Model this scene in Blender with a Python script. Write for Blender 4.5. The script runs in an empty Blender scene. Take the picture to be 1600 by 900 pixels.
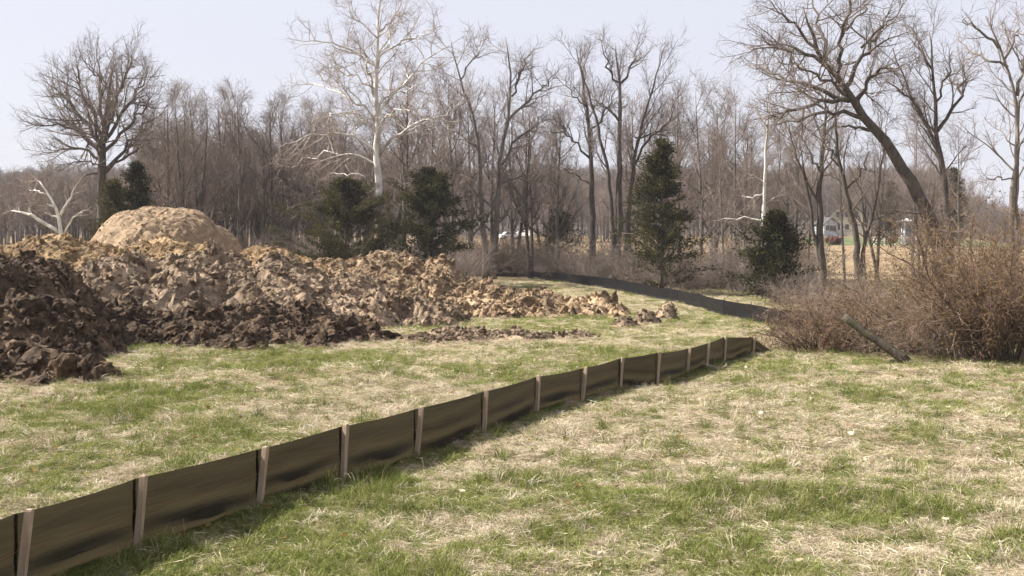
import bpy, math
import numpy as np
from mathutils import Vector

# ------------------------------------------------------------------ camera, sky, sun, exposure
S = bpy.context.scene
F, HY, CH = 1700.0, 413.0, 2.4          # focal length in photo pixels, horizon row, eye height
cam_d = bpy.data.cameras.new("camera")
cam_d.sensor_width = 36.0
cam_d.lens = F / 1600.0 * 36.0
cam_d.shift_y = (HY - 450.0) / 1600.0
cam_d.clip_start = 0.1
cam_d.clip_end = 5000.0
cam = bpy.data.objects.new("camera", cam_d)
cam.location = (0, 0, CH)
cam.rotation_euler = (math.radians(90), 0, 0)
S.collection.objects.link(cam)
S.camera = cam

SUN_EL, SUN_AZ = math.radians(46), math.radians(-80)     # azimuth from +Y, negative = to the left
W = bpy.data.worlds.new("World")
S.world = W
W.use_nodes = True
wn = W.node_tree.nodes
wl = W.node_tree.links
wn.clear()
sky = wn.new("ShaderNodeTexSky")
sky.sky_type = 'NISHITA'
sky.sun_disc = False
sky.sun_elevation = SUN_EL
sky.sun_rotation = SUN_AZ
sky.air_density = 1.0
sky.dust_density = 4.0
sky.ozone_density = 1.0
veil = wn.new("ShaderNodeMixRGB")            # thin high cloud veil, the same all over the sky
veil.inputs[0].default_value = 0.86
veil.inputs[2].default_value = (3.12, 3.12, 3.46, 1)
bg = wn.new("ShaderNodeBackground")
bg.inputs[1].default_value = 0.1
wo = wn.new("ShaderNodeOutputWorld")
wl.new(sky.outputs[0], veil.inputs[1])
wl.new(veil.outputs[0], bg.inputs[0])
wl.new(bg.outputs[0], wo.inputs[0])

sd = bpy.data.lights.new("sun", 'SUN')
sd.energy = 5.0
sd.angle = math.radians(0.6)
sd.color = (1.0, 0.95, 0.87)
sun = bpy.data.objects.new("sun", sd)
sv = Vector((math.sin(SUN_AZ) * math.cos(SUN_EL), math.cos(SUN_AZ) * math.cos(SUN_EL), math.sin(SUN_EL)))
sun.rotation_euler = sv.to_track_quat('Z', 'Y').to_euler()
S.collection.objects.link(sun)

S.view_settings.view_transform = 'Standard'
S.view_settings.look = 'None'
S.view_settings.exposure = 1.36
S.view_settings.gamma = 1.0
S.render.engine = 'CYCLES'
S.cycles.max_bounces = 4
S.cycles.diffuse_bounces = 2
S.cycles.glossy_bounces = 1
S.cycles.transmission_bounces = 3
S.cycles.transparent_max_bounces = 4
S.cycles.use_denoising = True
S.cycles.use_adaptive_sampling = True
S.cycles.adaptive_threshold = .02

C = S.collection
R0 = np.random.default_rng(7)

# ------------------------------------------------------------------ noise
_T = np.random.default_rng(99).random((8, 256, 256)).astype(np.float64)


def vn(x, y, seed=0):
    t = _T[seed % 8]
    ox, oy = (seed * 37.31) % 256, (seed * 71.77) % 256
    x = np.asarray(x, float) + ox
    y = np.asarray(y, float) + oy
    xi, yi = np.floor(x).astype(int), np.floor(y).astype(int)
    fx, fy = x - xi, y - yi
    fx = fx * fx * (3 - 2 * fx)
    fy = fy * fy * (3 - 2 * fy)
    a, b = t[xi & 255, yi & 255], t[(xi + 1) & 255, yi & 255]
    c, d = t[xi & 255, (yi + 1) & 255], t[(xi + 1) & 255, (yi + 1) & 255]
    return (a * (1 - fx) + b * fx) * (1 - fy) + (c * (1 - fx) + d * fx) * fy


def fbm(x, y, seed=0, oct=4, gain=0.5):
    s, a, n = 0.0, 1.0, 0.0
    for i in range(oct):
        s = s + a * vn(np.asarray(x) * 2 ** i, np.asarray(y) * 2 ** i, seed + i * 3)
        n += a
        a *= gain
    return s / n


def domes(x, y, s, seed):
    """lumps: every jittered cell carries a rounded clod of its own size and height"""
    x, y = np.asarray(x) / s, np.asarray(y) / s
    xi, yi = np.floor(x).astype(int), np.floor(y).astype(int)
    out = np.zeros(x.shape)
    t1, t2, t3, t4 = (_T[(seed + k) % 8] for k in range(4))
    for dx in (-1, 0, 1):
        for dy in (-1, 0, 1):
            cx, cy = xi + dx, yi + dy
            h = ((cx * 7 + seed * 13) & 255, (cy * 5 + seed * 29) & 255)
            px, py = cx + t1[h], cy + t2[h]
            r = 0.45 + 0.55 * t3[h]
            d2 = ((x - px) ** 2 + (y - py) ** 2) / (r * r)
            v = np.sqrt(np.clip(1 - d2, 0, 1)) * r * (0.35 + 0.65 * t4[h])
            out = np.maximum(out, v)
    return out * s


# ------------------------------------------------------------------ terrain
PROF = np.array([(-60, 0), (42, 0), (50, .05), (62, .26), (70, .43), (84, .78), (96, 1.15), (110, 1.75), (150, 4.5),
                 (190, 5.8), (240, 9.0), (330, 17), (420, 26), (520, 37), (700, 43), (1500, 48)], float)


def ground_z(x, y):
    x, y = np.asarray(x, float), np.asarray(y, float)
    z = np.interp(y, PROF[:, 0], PROF[:, 1])
    r = np.clip((x / np.maximum(y, 1) - 0.40) / 0.08, 0, 1)
    z = np.where(y > 150, z - (z - 4.5) * 0.6 * r, z)
    near = np.clip((70 - y) / 30, 0, 1)
    z = z + near * ((fbm(x * .9, y * .9, 3, 3) - .5) * .15 + (fbm(x * .18, y * .18, 5, 2) - .5) * .10)
    z = z + (1 - near) * (fbm(x * .05, y * .05, 9, 3) - .5) * .35
    return z


def gz(x, y):
    return float(ground_z(np.array([x]), np.array([y]))[0])


def wx(px, D):
    return (px - 800.0) / F * D


def wz(py, D):
    return CH - (py - HY) / F * D


def PX(px, py, D):
    return np.array((wx(px, D), D, wz(py, D)))


# ------------------------------------------------------------------ mesh and object helpers
def mesh_np(name, verts, faces, attrs=None, smooth=False):
    """faces: list of (M,k) int arrays"""
    me = bpy.data.meshes.new(name)
    verts = np.ascontiguousarray(verts, np.float32)
    me.vertices.add(len(verts))
    me.vertices.foreach_set("co", verts.ravel())
    faces = [np.asarray(f, np.int32) for f in faces if len(f)]
    nl = sum(f.size for f in faces)
    nf = sum(len(f) for f in faces)
    me.loops.add(nl)
    me.polygons.add(nf)
    me.loops.foreach_set("vertex_index", np.concatenate([f.ravel() for f in faces]))
    st, o = [], 0
    for f in faces:
        st.append(o + np.arange(len(f), dtype=np.int32) * f.shape[1])
        o += f.size
    me.polygons.foreach_set("loop_start", np.concatenate(st))
    me.polygons.foreach_set("use_smooth", np.full(nf, smooth))
    for k, v in (attrs or {}).items():
        a = me.attributes.new(k, 'FLOAT', 'POINT')
        a.data.foreach_set("value", np.ascontiguousarray(v, np.float32))
    me.update(calc_edges=True)
    return me


class Geo:
    def __init__(s):
        s.v, s.f, s.a, s.n = [], {}, [], 0

    def add(s, v, faces, a=0.0):
        v = np.asarray(v, float).reshape(-1, 3)
        for f in faces:
            f = np.asarray(f)
            if len(f):
                s.f.setdefault(f.shape[1], []).append(f + s.n)
        s.v.append(v)
        s.a.append(np.broadcast_to(np.asarray(a, float), (len(v),)))
        s.n += len(v)

    def box(s, c, d, a=0.0):
        cx, cy, cz = c
        x, y, z = d[0] / 2, d[1] / 2, d[2] / 2
        v = [(cx + i * x, cy + j * y, cz + k * z) for i in (-1, 1) for j in (-1, 1) for k in (-1, 1)]
        s.add(v, [[(0, 1, 3, 2), (4, 6, 7, 5), (0, 4, 5, 1), (2, 3, 7, 6), (0, 2, 6, 4), (1, 5, 7, 3)]], a)

    def mesh(s, name, smooth=False, attr="r"):
        return mesh_np(name, np.concatenate(s.v), [np.concatenate(f) for f in s.f.values()],
                       {attr: np.concatenate(s.a)}, smooth)


def link(name, me, mat, parent=None, loc=None):
    o = bpy.data.objects.new(name, me)
    if mat is not None and len(me.materials) == 0:
        for m in (mat if isinstance(mat, (list, tuple)) else [mat]):
            me.materials.append(m)
    C.objects.link(o)
    if parent is not None:
        o.parent = parent
    if loc is not None:
        o.location = loc
    return o


def thing(name, label, cat, loc=(0, 0, 0), group=None, rz=0.0, scale=1.0):
    o = bpy.data.objects.new(name, None)
    C.objects.link(o)
    o.empty_display_size = 0.2
    o.location = loc
    o.rotation_euler = (0, 0, rz)
    o.scale = (scale,) * 3 if np.isscalar(scale) else scale
    return tag(o, label, cat, group)


def tag(o, label, cat=None, group=None, kind=None):
    o["label"] = label
    if cat:
        o["category"] = cat
    if group:
        o["group"] = group
    if kind:
        o["kind"] = kind
    return o


def tubes(g, pts, rad, k):
    """pts (N,P,3), rad (N,P): N tapered tubes of k sides"""
    N, P, _ = pts.shape
    if N == 0:
        return
    t = np.empty_like(pts)
    t[:, 1:-1] = pts[:, 2:] - pts[:, :-2]
    t[:, 0] = pts[:, 1] - pts[:, 0]
    t[:, -1] = pts[:, -1] - pts[:, -2]
    t /= np.linalg.norm(t, axis=2, keepdims=True) + 1e-9
    m = t.mean(1)
    ref = np.where((np.abs(m[:, 2]) > .8 * np.linalg.norm(m, axis=1))[:, None], [[1., .13, 0]], [[.1, .07, 1.]])[:, None, :]
    u = np.cross(t, np.broadcast_to(ref, t.shape))
    u /= np.linalg.norm(u, axis=2, keepdims=True) + 1e-9
    w = np.cross(t, u)
    an = np.arange(k) / k * 2 * np.pi
    v = pts[:, :, None, :] + rad[:, :, None, None] * (np.cos(an)[None, None, :, None] * u[:, :, None, :] +
                                                     np.sin(an)[None, None, :, None] * w[:, :, None, :])
    idx = np.arange(N * P * k).reshape(N, P, k)
    a, b = idx[:, :-1], idx[:, 1:]
    q = np.stack([a, np.roll(a, -1, 2), np.roll(b, -1, 2), b], -1).reshape(-1, 4)
    fs = [q]
    if k >= 5:
        fs.append(idx[:, -1])
        fs.append(idx[:, 0, ::-1])
    g.add(v.reshape(-1, 3), fs, np.repeat(rad.ravel(), k))


def resample(poly, rad, P):
    poly = np.asarray(poly, float)
    d = np.r_[0, np.cumsum(np.linalg.norm(np.diff(poly, axis=0), axis=1))]
    # smooth interpolation through the given points
    t = np.linspace(0, d[-1], P)
    out = np.stack([np.interp(t, d, poly[:, i]) for i in range(3)], 1)
    for _ in range(2):
        out[1:-1] = .25 * out[:-2] + .5 * out[1:-1] + .25 * out[2:]
    return out, np.interp(t, d, rad) if np.ndim(rad) else None


def grow(par, n, tr, ang, L, P, rr, rend, wob, up, rng, spread=None, lmin=0.0):
    """children of a set of branches. par = (pts, rad, len)."""
    pts, rad, ln = par
    N, Q, _ = pts.shape
    if np.isscalar(n):
        cnt = np.full(N, int(n))
    else:
        cnt = np.maximum(n[0], np.round(ln * n[1] * rng.uniform(.75, 1.25, N))).astype(int)
        cnt = np.minimum(cnt, n[2])
    rep = np.repeat(np.arange(N), cnt)
    M = len(rep)
    k = np.concatenate([np.arange(c) for c in cnt]) if N else np.zeros(0)
    t = tr[0] + (tr[1] - tr[0]) * (k + rng.random(M)) / cnt[rep]
    f = t * (Q - 1)
    i = np.minimum(f.astype(int), Q - 2)
    fr = (f - i)[:, None]
    p0 = pts[rep, i] * (1 - fr) + pts[rep, i + 1] * fr
    T = pts[rep, i + 1] - pts[rep, i]
    T /= np.linalg.norm(T, axis=1, keepdims=True) + 1e-9
    r0 = rad[rep, i] * (1 - fr[:, 0]) + rad[rep, i + 1] * fr[:, 0]
    a = np.radians(rng.normal(ang[0], ang[1], M))
    U = np.cross(T, rng.normal(size=(M, 3)))
    U /= np.linalg.norm(U, axis=1, keepdims=True) + 1e-9
    d = np.cos(a)[:, None] * T + np.sin(a)[:, None] * U
    if callable(L):
        l = L(t, ln[rep], p0, rng)
    else:
        l = ln[rep] * L * rng.uniform(.6, 1.25, M) * (1.15 - .55 * t)
    l = np.maximum(l, lmin)
    rs = np.minimum(r0 * rr, l * .022 + .004)
    out = np.empty((M, P, 3))
    out[:, 0] = p0
    st = (l / (P - 1))[:, None]
    for j in range(1, P):
        d = d + rng.normal(size=(M, 3)) * wob
        d[:, 2] += up
        d /= np.linalg.norm(d, axis=1, keepdims=True) + 1e-9
        out[:, j] = out[:, j - 1] + d * st
    w = np.linspace(0, 1, P)[None]
    ro = rs[:, None] * (1 - w) + np.minimum(rs, rend)[:, None] * w
    return out, ro, l


def cat3(*a):
    """joins branch sets that have the same number of points"""
    return tuple(np.concatenate([x[i] for x in a]) for i in range(3))


# ------------------------------------------------------------------ materials
def newmat(name):
    m = bpy.data.materials.new(name)
    m.use_nodes = True
    n = m.node_tree.nodes
    b = n.get("Principled BSDF")
    b.inputs["Roughness"].default_value = .9
    b.inputs["Specular IOR Level"].default_value = .2
    return m, n, m.node_tree.links, b


def ramp(n, stops):
    r = n.new("ShaderNodeValToRGB")
    e = r.color_ramp.elements
    while len(e) < len(stops):
        e.new(.5)
    for el, (p, c) in zip(e, stops):
        el.position = p
        el.color = (*c, 1)
    return r


def noise_mat(name, stops, scale, detail=6, rough=.9, bump=0.0, bscale=None, stretch=None, rough_n=.6, bdist=.02, piece=0):
    m, n, l, b = newmat(name)
    b.inputs["Roughness"].default_value = rough
    tc = n.new("ShaderNodeTexCoord")
    src = tc.outputs["Object"]
    if stretch:
        mp = n.new("ShaderNodeMapping")
        mp.inputs["Scale"].default_value = stretch
        l.new(src, mp.inputs[0])
        src = mp.outputs[0]
    t = n.new("ShaderNodeTexNoise")
    t.inputs["Scale"].default_value = scale
    t.inputs["Detail"].default_value = detail
    t.inputs["Roughness"].default_value = rough_n
    l.new(src, t.inputs["Vector"])
    r = ramp(n, stops)
    l.new(t.outputs[0], r.inputs[0])
    if piece:
        oi = n.new("ShaderNodeObjectInfo")
        mr = n.new("ShaderNodeMapRange")
        mr.inputs[3].default_value = 1 - piece
        mr.inputs[4].default_value = 1 + piece
        l.new(oi.outputs["Random"], mr.inputs[0])
        t3 = n.new("ShaderNodeTexNoise")
        t3.inputs["Scale"].default_value = scale * .22
        t3.inputs["Detail"].default_value = 3
        l.new(src, t3.inputs["Vector"])
        ad = n.new("ShaderNodeMath")
        ad.operation = 'ADD'
        sh = n.new("ShaderNodeMath")
        sh.operation = 'MULTIPLY_ADD'
        sh.inputs[1].default_value = 2.0
        sh.inputs[2].default_value = -1.0
        l.new(t3.outputs[0], sh.inputs[0])
        l.new(mr.outputs[0], ad.inputs[0])
        l.new(sh.outputs[0], ad.inputs[1])
        mx = n.new("ShaderNodeVectorMath")
        mx.operation = 'SCALE'
        l.new(r.outputs[0], mx.inputs[0])
        l.new(ad.outputs[0], mx.inputs["Scale"])
        l.new(mx.outputs[0], b.inputs["Base Color"])
    else:
        l.new(r.outputs[0], b.inputs["Base Color"])
    if bump:
        t2 = n.new("ShaderNodeTexNoise")
        t2.inputs["Scale"].default_value = bscale or scale * 4
        t2.inputs["Detail"].default_value = 6
        l.new(src, t2.inputs["Vector"])
        bp = n.new("ShaderNodeBump")
        bp.inputs["Strength"].default_value = bump
        bp.inputs["Distance"].default_value = bdist
        l.new(t2.outputs[0], bp.inputs["Height"])
        l.new(bp.outputs[0], b.inputs["Normal"])
    return m


def flat_mat(name, c, rough=.6, spec=.3):
    m, n, l, b = newmat(name)
    b.inputs["Base Color"].default_value = (*c, 1)
    b.inputs["Roughness"].default_value = rough
    b.inputs["Specular IOR Level"].default_value = spec
    return m


def bark_mat(name, thick, thin, r_lo, r_hi, blotch=None, bscale=3.0, mixed=False):
    """thick limbs and thin twigs have bark of their own colour; blotch mixes in flaking patches"""
    m, n, l, b = newmat(name)
    at = n.new("ShaderNodeAttribute")
    at.attribute_name = "r"
    mr = n.new("ShaderNodeMapRange")
    mr.inputs[1].default_value = r_lo
    mr.inputs[2].default_value = r_hi
    l.new(at.outputs["Fac"], mr.inputs[0])
    tc = n.new("ShaderNodeTexCoord")
    mp = n.new("ShaderNodeMapping")
    mp.inputs["Scale"].default_value = (1, 1, .3)
    l.new(tc.outputs["Object"], mp.inputs[0])
    t = n.new("ShaderNodeTexNoise")
    t.inputs["Scale"].default_value = bscale
    t.inputs["Detail"].default_value = 5
    l.new(mp.outputs[0], t.inputs["Vector"])
    r = ramp(n, [(.35, tuple(c * .55 for c in thick) if blotch is None else blotch), (.6, thick)])
    l.new(t.outputs[0], r.inputs[0])
    mx = n.new("ShaderNodeMixRGB")
    l.new(mr.outputs[0], mx.inputs[0])
    if mixed:                                 # live and bleached dead canes side by side
        t4 = n.new("ShaderNodeTexNoise")
        t4.inputs["Scale"].default_value = 2.6
        t4.inputs["Detail"].default_value = 4
        l.new(tc.outputs["Object"], t4.inputs["Vector"])
        r4 = ramp(n, [(.36, tuple(c * .42 for c in thin)), (.5, thin), (.64, tuple(min(.5, c * 1.9 + .02) for c in thin))])
        l.new(t4.outputs[0], r4.inputs[0])
        l.new(r4.outputs[0], mx.inputs[1])
    else:
        mx.inputs[1].default_value = (*thin, 1)
    l.new(r.outputs[0], mx.inputs[2])
    l.new(mx.outputs[0], b.inputs["Base Color"])
    return m


def blade_mat(name, stops, transl=.35, c2=None):
    """grass: colour by blade and by tuft, light passes through"""
    m, n, l, b = newmat(name)
    n.remove(b)
    oi = n.new("ShaderNodeObjectInfo")
    at = n.new("ShaderNodeAttribute")
    at.attribute_name = "r"
    ad = n.new("ShaderNodeMath")
    ad.operation = 'ADD'
    l.new(oi.outputs["Random"], ad.inputs[0])
    l.new(at.outputs["Fac"], ad.inputs[1])
    hf = n.new("ShaderNodeMath")
    hf.operation = 'MULTIPLY'
    hf.inputs[1].default_value = .5
    l.new(ad.outputs[0], hf.inputs[0])
    r = ramp(n, stops)
    l.new(hf.outputs[0], r.inputs[0])
    d = n.new("ShaderNodeBsdfDiffuse")
    tr = n.new("ShaderNodeBsdfTranslucent")
    mx = n.new("ShaderNodeMixShader")
    mx.inputs[0].default_value = transl
    l.new(r.outputs[0], d.inputs[0])
    l.new(r.outputs[0], tr.inputs[0])
    l.new(d.outputs[0], mx.inputs[1])
    l.new(tr.outputs[0], mx.inputs[2])
    l.new(mx.outputs[0], n["Material Output"].inputs[0])
    return m


# ground: thatch, soil and short green, patches by noise
def ground_mat():
    m, n, l, b = newmat("meadow_ground")
    tc = n.new("ShaderNodeTexCoord")

    def nz(scale, detail=5, rough=.6):
        t = n.new("ShaderNodeTexNoise")
        t.inputs["Scale"].default_value = scale
        t.inputs["Detail"].default_value = detail
        t.inputs["Roughness"].default_value = rough
        l.new(tc.outputs["Object"], t.inputs["Vector"])
        return t.outputs[0]
    straw = ramp(n, [(.3, (.16, .115, .065)), (.5, (.33, .25, .155)), (.7, (.46, .365, .245))])
    l.new(nz(9, 8, .75), straw.inputs[0])
    green = ramp(n, [(.3, (.06, .068, .024)), (.7, (.17, .18, .07))])
    l.new(nz(6, 7, .7), green.inputs[0])
    fac = ramp(n, [(.36, (.15, .15, .15)), (.66, (.75, .75, .75))])
    l.new(nz(.55, 6, .65), fac.inputs[0])
    mx = n.new("ShaderNodeMixRGB")
    l.new(fac.outputs[0], mx.inputs[0])
    l.new(straw.outputs[0], mx.inputs[1])
    l.new(green.outputs[0], mx.inputs[2])
    # the far field beyond the tree line is golden dry grass
    sep = n.new("ShaderNodeSeparateXYZ")
    l.new(tc.outputs["Object"], sep.inputs[0])
    mr = n.new("ShaderNodeMapRange")
    mr.inputs[1].default_value = 86
    mr.inputs[2].default_value = 102
    l.new(sep.outputs[1], mr.inputs[0])
    gold = ramp(n, [(.3, (.11, .075, .04)), (.5, (.21, .148, .082)), (.7, (.31, .23, .135))])
    l.new(nz(.35, 8, .7), gold.inputs[0])
    mx2 = n.new("ShaderNodeMixRGB")
    l.new(mr.outputs[0], mx2.inputs[0])
    l.new(mx.outputs[0], mx2.inputs[1])
    l.new(gold.outputs[0], mx2.inputs[2])
    # leaf litter under the far wood
    mr3 = n.new("ShaderNodeMapRange")
    mr3.inputs[1].default_value = 225
    mr3.inputs[2].default_value = 240
    l.new(sep.outputs[1], mr3.inputs[0])
    mx3 = n.new("ShaderNodeMixRGB")
    l.new(mr3.outputs[0], mx3.inputs[0])
    l.new(mx2.outputs[0], mx3.inputs[1])
    mx3.inputs[2].default_value = (.085, .066, .055, 1)
    l.new(mx3.outputs[0], b.inputs["Base Color"])
    bp = n.new("ShaderNodeBump")
    bp.inputs["Strength"].default_value = .7
    bp.inputs["Distance"].default_value = .05
    l.new(nz(14, 8, .7), bp.inputs["Height"])
    l.new(bp.outputs[0], b.inputs["Normal"])
    return m


M = {}
M['ground'] = ground_mat()
M['straw'] = blade_mat("dry_straw", [(.12, (.17, .12, .075)), (.4, (.41, .33, .232)), (.65, (.58, .49, .365)), (.9, (.74, .67, .55))], .25)
M['green'] = blade_mat("green_blade", [(.12, (.055, .073, .016)), (.4, (.118, .145, .036)), (.65, (.205, .222, .066)), (.9, (.37, .352, .15))], .27)
M['dark_soil'] = noise_mat("dark_soil", [(.32, (.03, .0185, .011)), (.5, (.078, .05, .03)), (.66, (.15, .10, .062))], 2.2, 8, bump=.9, bscale=16, bdist=.05, piece=.22)
M['grey_soil'] = noise_mat("grey_tan_soil", [(.32, (.09, .062, .04)), (.5, (.185, .133, .087)), (.68, (.30, .226, .155))], 1.6, 8, bump=.9, bscale=14, bdist=.05, piece=.22)
M['tan_soil'] = noise_mat("tan_soil", [(.32, (.085, .055, .032)), (.48, (.185, .127, .075)), (.68, (.32, .235, .145))], .9, 8, bump=.9, bscale=14, bdist=.05, piece=.22)
M['yellow_soil'] = noise_mat("yellow_soil", [(.32, (.12, .074, .036)), (.5, (.23, .152, .075)), (.68, (.38, .275, .155))], .8, 8, bump=.9, bscale=14, bdist=.05, piece=.22)
M['sand'] = noise_mat("sandy_gravel", [(.35, (.14, .095, .056)), (.5, (.225, .157, .095)), (.68, (.37, .28, .185))], 3.0, 9, bump=.9, bscale=12, bdist=.05, rough_n=.75)
M['bark'] = bark_mat("grey_brown_bark", (.17, .145, .125), (.21, .165, .14), .01, .06)
M['bark_dark'] = bark_mat("dark_bark", (.095, .078, .065), (.165, .13, .11), .01, .08, bscale=5)
M['bark_red'] = bark_mat("reddish_twig_bark", (.13, .11, .097), (.215, .17, .145), .01, .06)
M['bark_white'] = bark_mat("flaking_white_bark", (.72, .69, .64), (.27, .21, .175), .012, .045, blotch=(.36, .32, .27), bscale=2.2)
M['bark_sycamore'] = bark_mat("sycamore_bark", (.70, .67, .62), (.27, .21, .175), .012, .045, blotch=(.30, .26, .21), bscale=2.2)
_m = M['bark_sycamore']                      # old brown bark has not flaked off the lower trunk
_n, _l = _m.node_tree.nodes, _m.node_tree.links
_b = _n["Principled BSDF"]
_src = _b.inputs["Base Color"].links[0].from_socket
_tc = _n.new("ShaderNodeTexCoord")
_sp = _n.new("ShaderNodeSeparateXYZ")
_l.new(_tc.outputs["Object"], _sp.inputs[0])
_nz = _n.new("ShaderNodeTexNoise")
_nz.inputs["Scale"].default_value = .9
_l.new(_tc.outputs["Object"], _nz.inputs["Vector"])
_ma = _n.new("ShaderNodeMath")
_ma.operation = 'MULTIPLY_ADD'
_ma.inputs[1].default_value = -9.0
_l.new(_nz.outputs[0], _ma.inputs[0])
_l.new(_sp.outputs[2], _ma.inputs[2])
_mr = _n.new("ShaderNodeMapRange")
_mr.inputs[1].default_value = 2.2
_mr.inputs[2].default_value = 4.4
_l.new(_ma.outputs[0], _mr.inputs[0])
_mx = _n.new("ShaderNodeMixRGB")
_mx.inputs[1].default_value = (.135, .105, .08, 1)
_l.new(_mr.outputs[0], _mx.inputs[0])
_l.new(_src, _mx.inputs[2])
_l.new(_mx.outputs[0], _b.inputs["Base Color"])
M['bramble'] = bark_mat("bramble_cane", (.11, .085, .068), (.15, .102, .074), .004, .03, mixed=True)
M['bramble_grey'] = bark_mat("grey_cane", (.17, .14, .115), (.18, .137, .108), .004, .03, mixed=True)
M['leaf_rust'] = blade_mat("rust_leaf", [(.2, (.11, .065, .03)), (.5, (.22, .13, .055)), (.8, (.24, .20, .075))], .4)
M['cedar'] = blade_mat("cedar_spray", [(.15, (.022, .022, .011)), (.45, (.055, .054, .024)), (.7, (.10, .085, .038)), (.9, (.17, .12, .06))], .2)
M['stake'] = noise_mat("weathered_stake_wood", [(.3, (.25, .18, .125)), (.7, (.43, .34, .25))], 5, 6, stretch=(6, 6, .7), bump=.3, bscale=30)
M['log'] = noise_mat("mossy_log", [(.35, (.04, .032, .023)), (.52, (.085, .07, .052)), (.68, (.06, .063, .028))], 4, 6, stretch=(1, 1, 1), bump=.6)


def fabric_mat(name, col, tcol, tf, rough):
    m, n, l, b = newmat(name)
    b.inputs["Base Color"].default_value = (*col, 1)
    b.inputs["Roughness"].default_value = rough
    b.inputs["Specular IOR Level"].default_value = .15
    tc = n.new("ShaderNodeTexCoord")
    wv = n.new("ShaderNodeTexNoise")
    wv.inputs["Scale"].default_value = 2.0
    wv.inputs["Detail"].default_value = 6
    mp = n.new("ShaderNodeMapping")
    mp.inputs["Scale"].default_value = (1.0, 1.0, 26)
    l.new(tc.outputs["Object"], mp.inputs[0])
    l.new(mp.outputs[0], wv.inputs["Vector"])
    r = ramp(n, [(.3, tuple(c * .8 for c in col)), (.7, tuple(c * 1.25 for c in col))])
    l.new(wv.outputs[0], r.inputs[0])
    l.new(r.outputs[0], b.inputs["Base Color"])
    wr = n.new("ShaderNodeTexWave")          # ribs of the weave
    wr.bands_direction = 'Z'
    wr.inputs["Scale"].default_value = 9.0
    wr.inputs["Distortion"].default_value = 1.5
    wr.inputs["Detail"].default_value = 3
    l.new(tc.outputs["Object"], wr.inputs["Vector"])
    bp = n.new("ShaderNodeBump")
    bp.inputs["Strength"].default_value = .5
    bp.inputs["Distance"].default_value = .006
    l.new(wr.outputs["Fac"], bp.inputs["Height"])
    l.new(bp.outputs[0], b.inputs["Normal"])
    tr = n.new("ShaderNodeBsdfTranslucent")
    tm = n.new("ShaderNodeVectorMath")
    tm.operation = 'SCALE'
    tm.inputs[0].default_value = tcol
    tv = n.new("ShaderNodeMapRange")
    tv.inputs[1].default_value = .3
    tv.inputs[2].default_value = .7
    tv.inputs[3].default_value = .82
    tv.inputs[4].default_value = 1.18
    l.new(wv.outputs[0], tv.inputs[0])
    l.new(tv.outputs[0], tm.inputs["Scale"])
    l.new(tm.outputs[0], tr.inputs[0])
    mx = n.new("ShaderNodeMixShader")
    mx.inputs[0].default_value = tf
    l.new(b.outputs[0], mx.inputs[1])
    l.new(tr.outputs[0], mx.inputs[2])
    l.new(mx.outputs[0], n["Material Output"].inputs[0])
    return m


M['fabric'] = fabric_mat("brown_woven_fabric", (.014, .012, .008), (.085, .068, .038), .18, .85)
M['fabric_far'] = fabric_mat("black_woven_fabric", (.0055, .0055, .008), (.015, .015, .018), .1, .45)
M['stitch'] = flat_mat("orange_thread", (.17, .065, .035))

# ------------------------------------------------------------------ ground sheet
u = np.linspace(-5.9, 5.9, 250)
gx_ = 3.6 * np.sinh(u)
yy = np.concatenate([np.linspace(-40, 6, 12)[:-1], np.geomspace(6, 1400, 320)])
X, Y = np.meshgrid(gx_, yy)
Z = ground_z(X, Y)
H, Wd = X.shape
idx = np.arange(H * Wd).reshape(H, Wd)
q = np.stack([idx[:-1, :-1], idx[:-1, 1:], idx[1:, 1:], idx[1:, :-1]], -1).reshape(-1, 4)
ground = link("ground", mesh_np("ground", np.stack([X, Y, Z], -1).reshape(-1, 3), [q], smooth=True), M['ground'])
tag(ground, "matted dry straw and green meadow sloping up to the wood", kind="structure")


def sheet(name, x0, x1, y0, y1, mat, label, dz=.06, n=24):
    """a strip of other ground that follows the terrain, its ends ragged; x0.. are picture columns"""
    s = np.linspace(0, 1, n * 3)
    t = np.linspace(0, 1, n)
    Sx, Ty = np.meshgrid(s, t)
    Yy = y0 + (y1 - y0) * Ty
    edge = (fbm(Sx * 9, Ty * 0 + 3, 4, 3) - .5) * 6
    Yy = Yy + edge * (1 - Ty)
    Xx = (x0 + (x1 - x0) * Sx - 800) / F * ((y0 + y1) / 2)
    Zz = ground_z(Xx, Yy) + dz
    h, w = Xx.shape
    i = np.arange(h * w).reshape(h, w)
    q = np.stack([i[:-1, :-1], i[:-1, 1:], i[1:, 1:], i[1:, :-1]], -1).reshape(-1, 4)
    o = link(name, mesh_np(name, np.stack([Xx, Yy, Zz], -1).reshape(-1, 3), [q], smooth=True), mat)
    return tag(o, label, kind="structure")


M['lawn'] = noise_mat("mown_lawn", [(.3, (.075, .095, .035)), (.7, (.13, .155, .06))], .6, 6)
sheet("lawn", 1245, 1640, 186, 222, M['lawn'], "bright mown lawn beyond the golden field")

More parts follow.
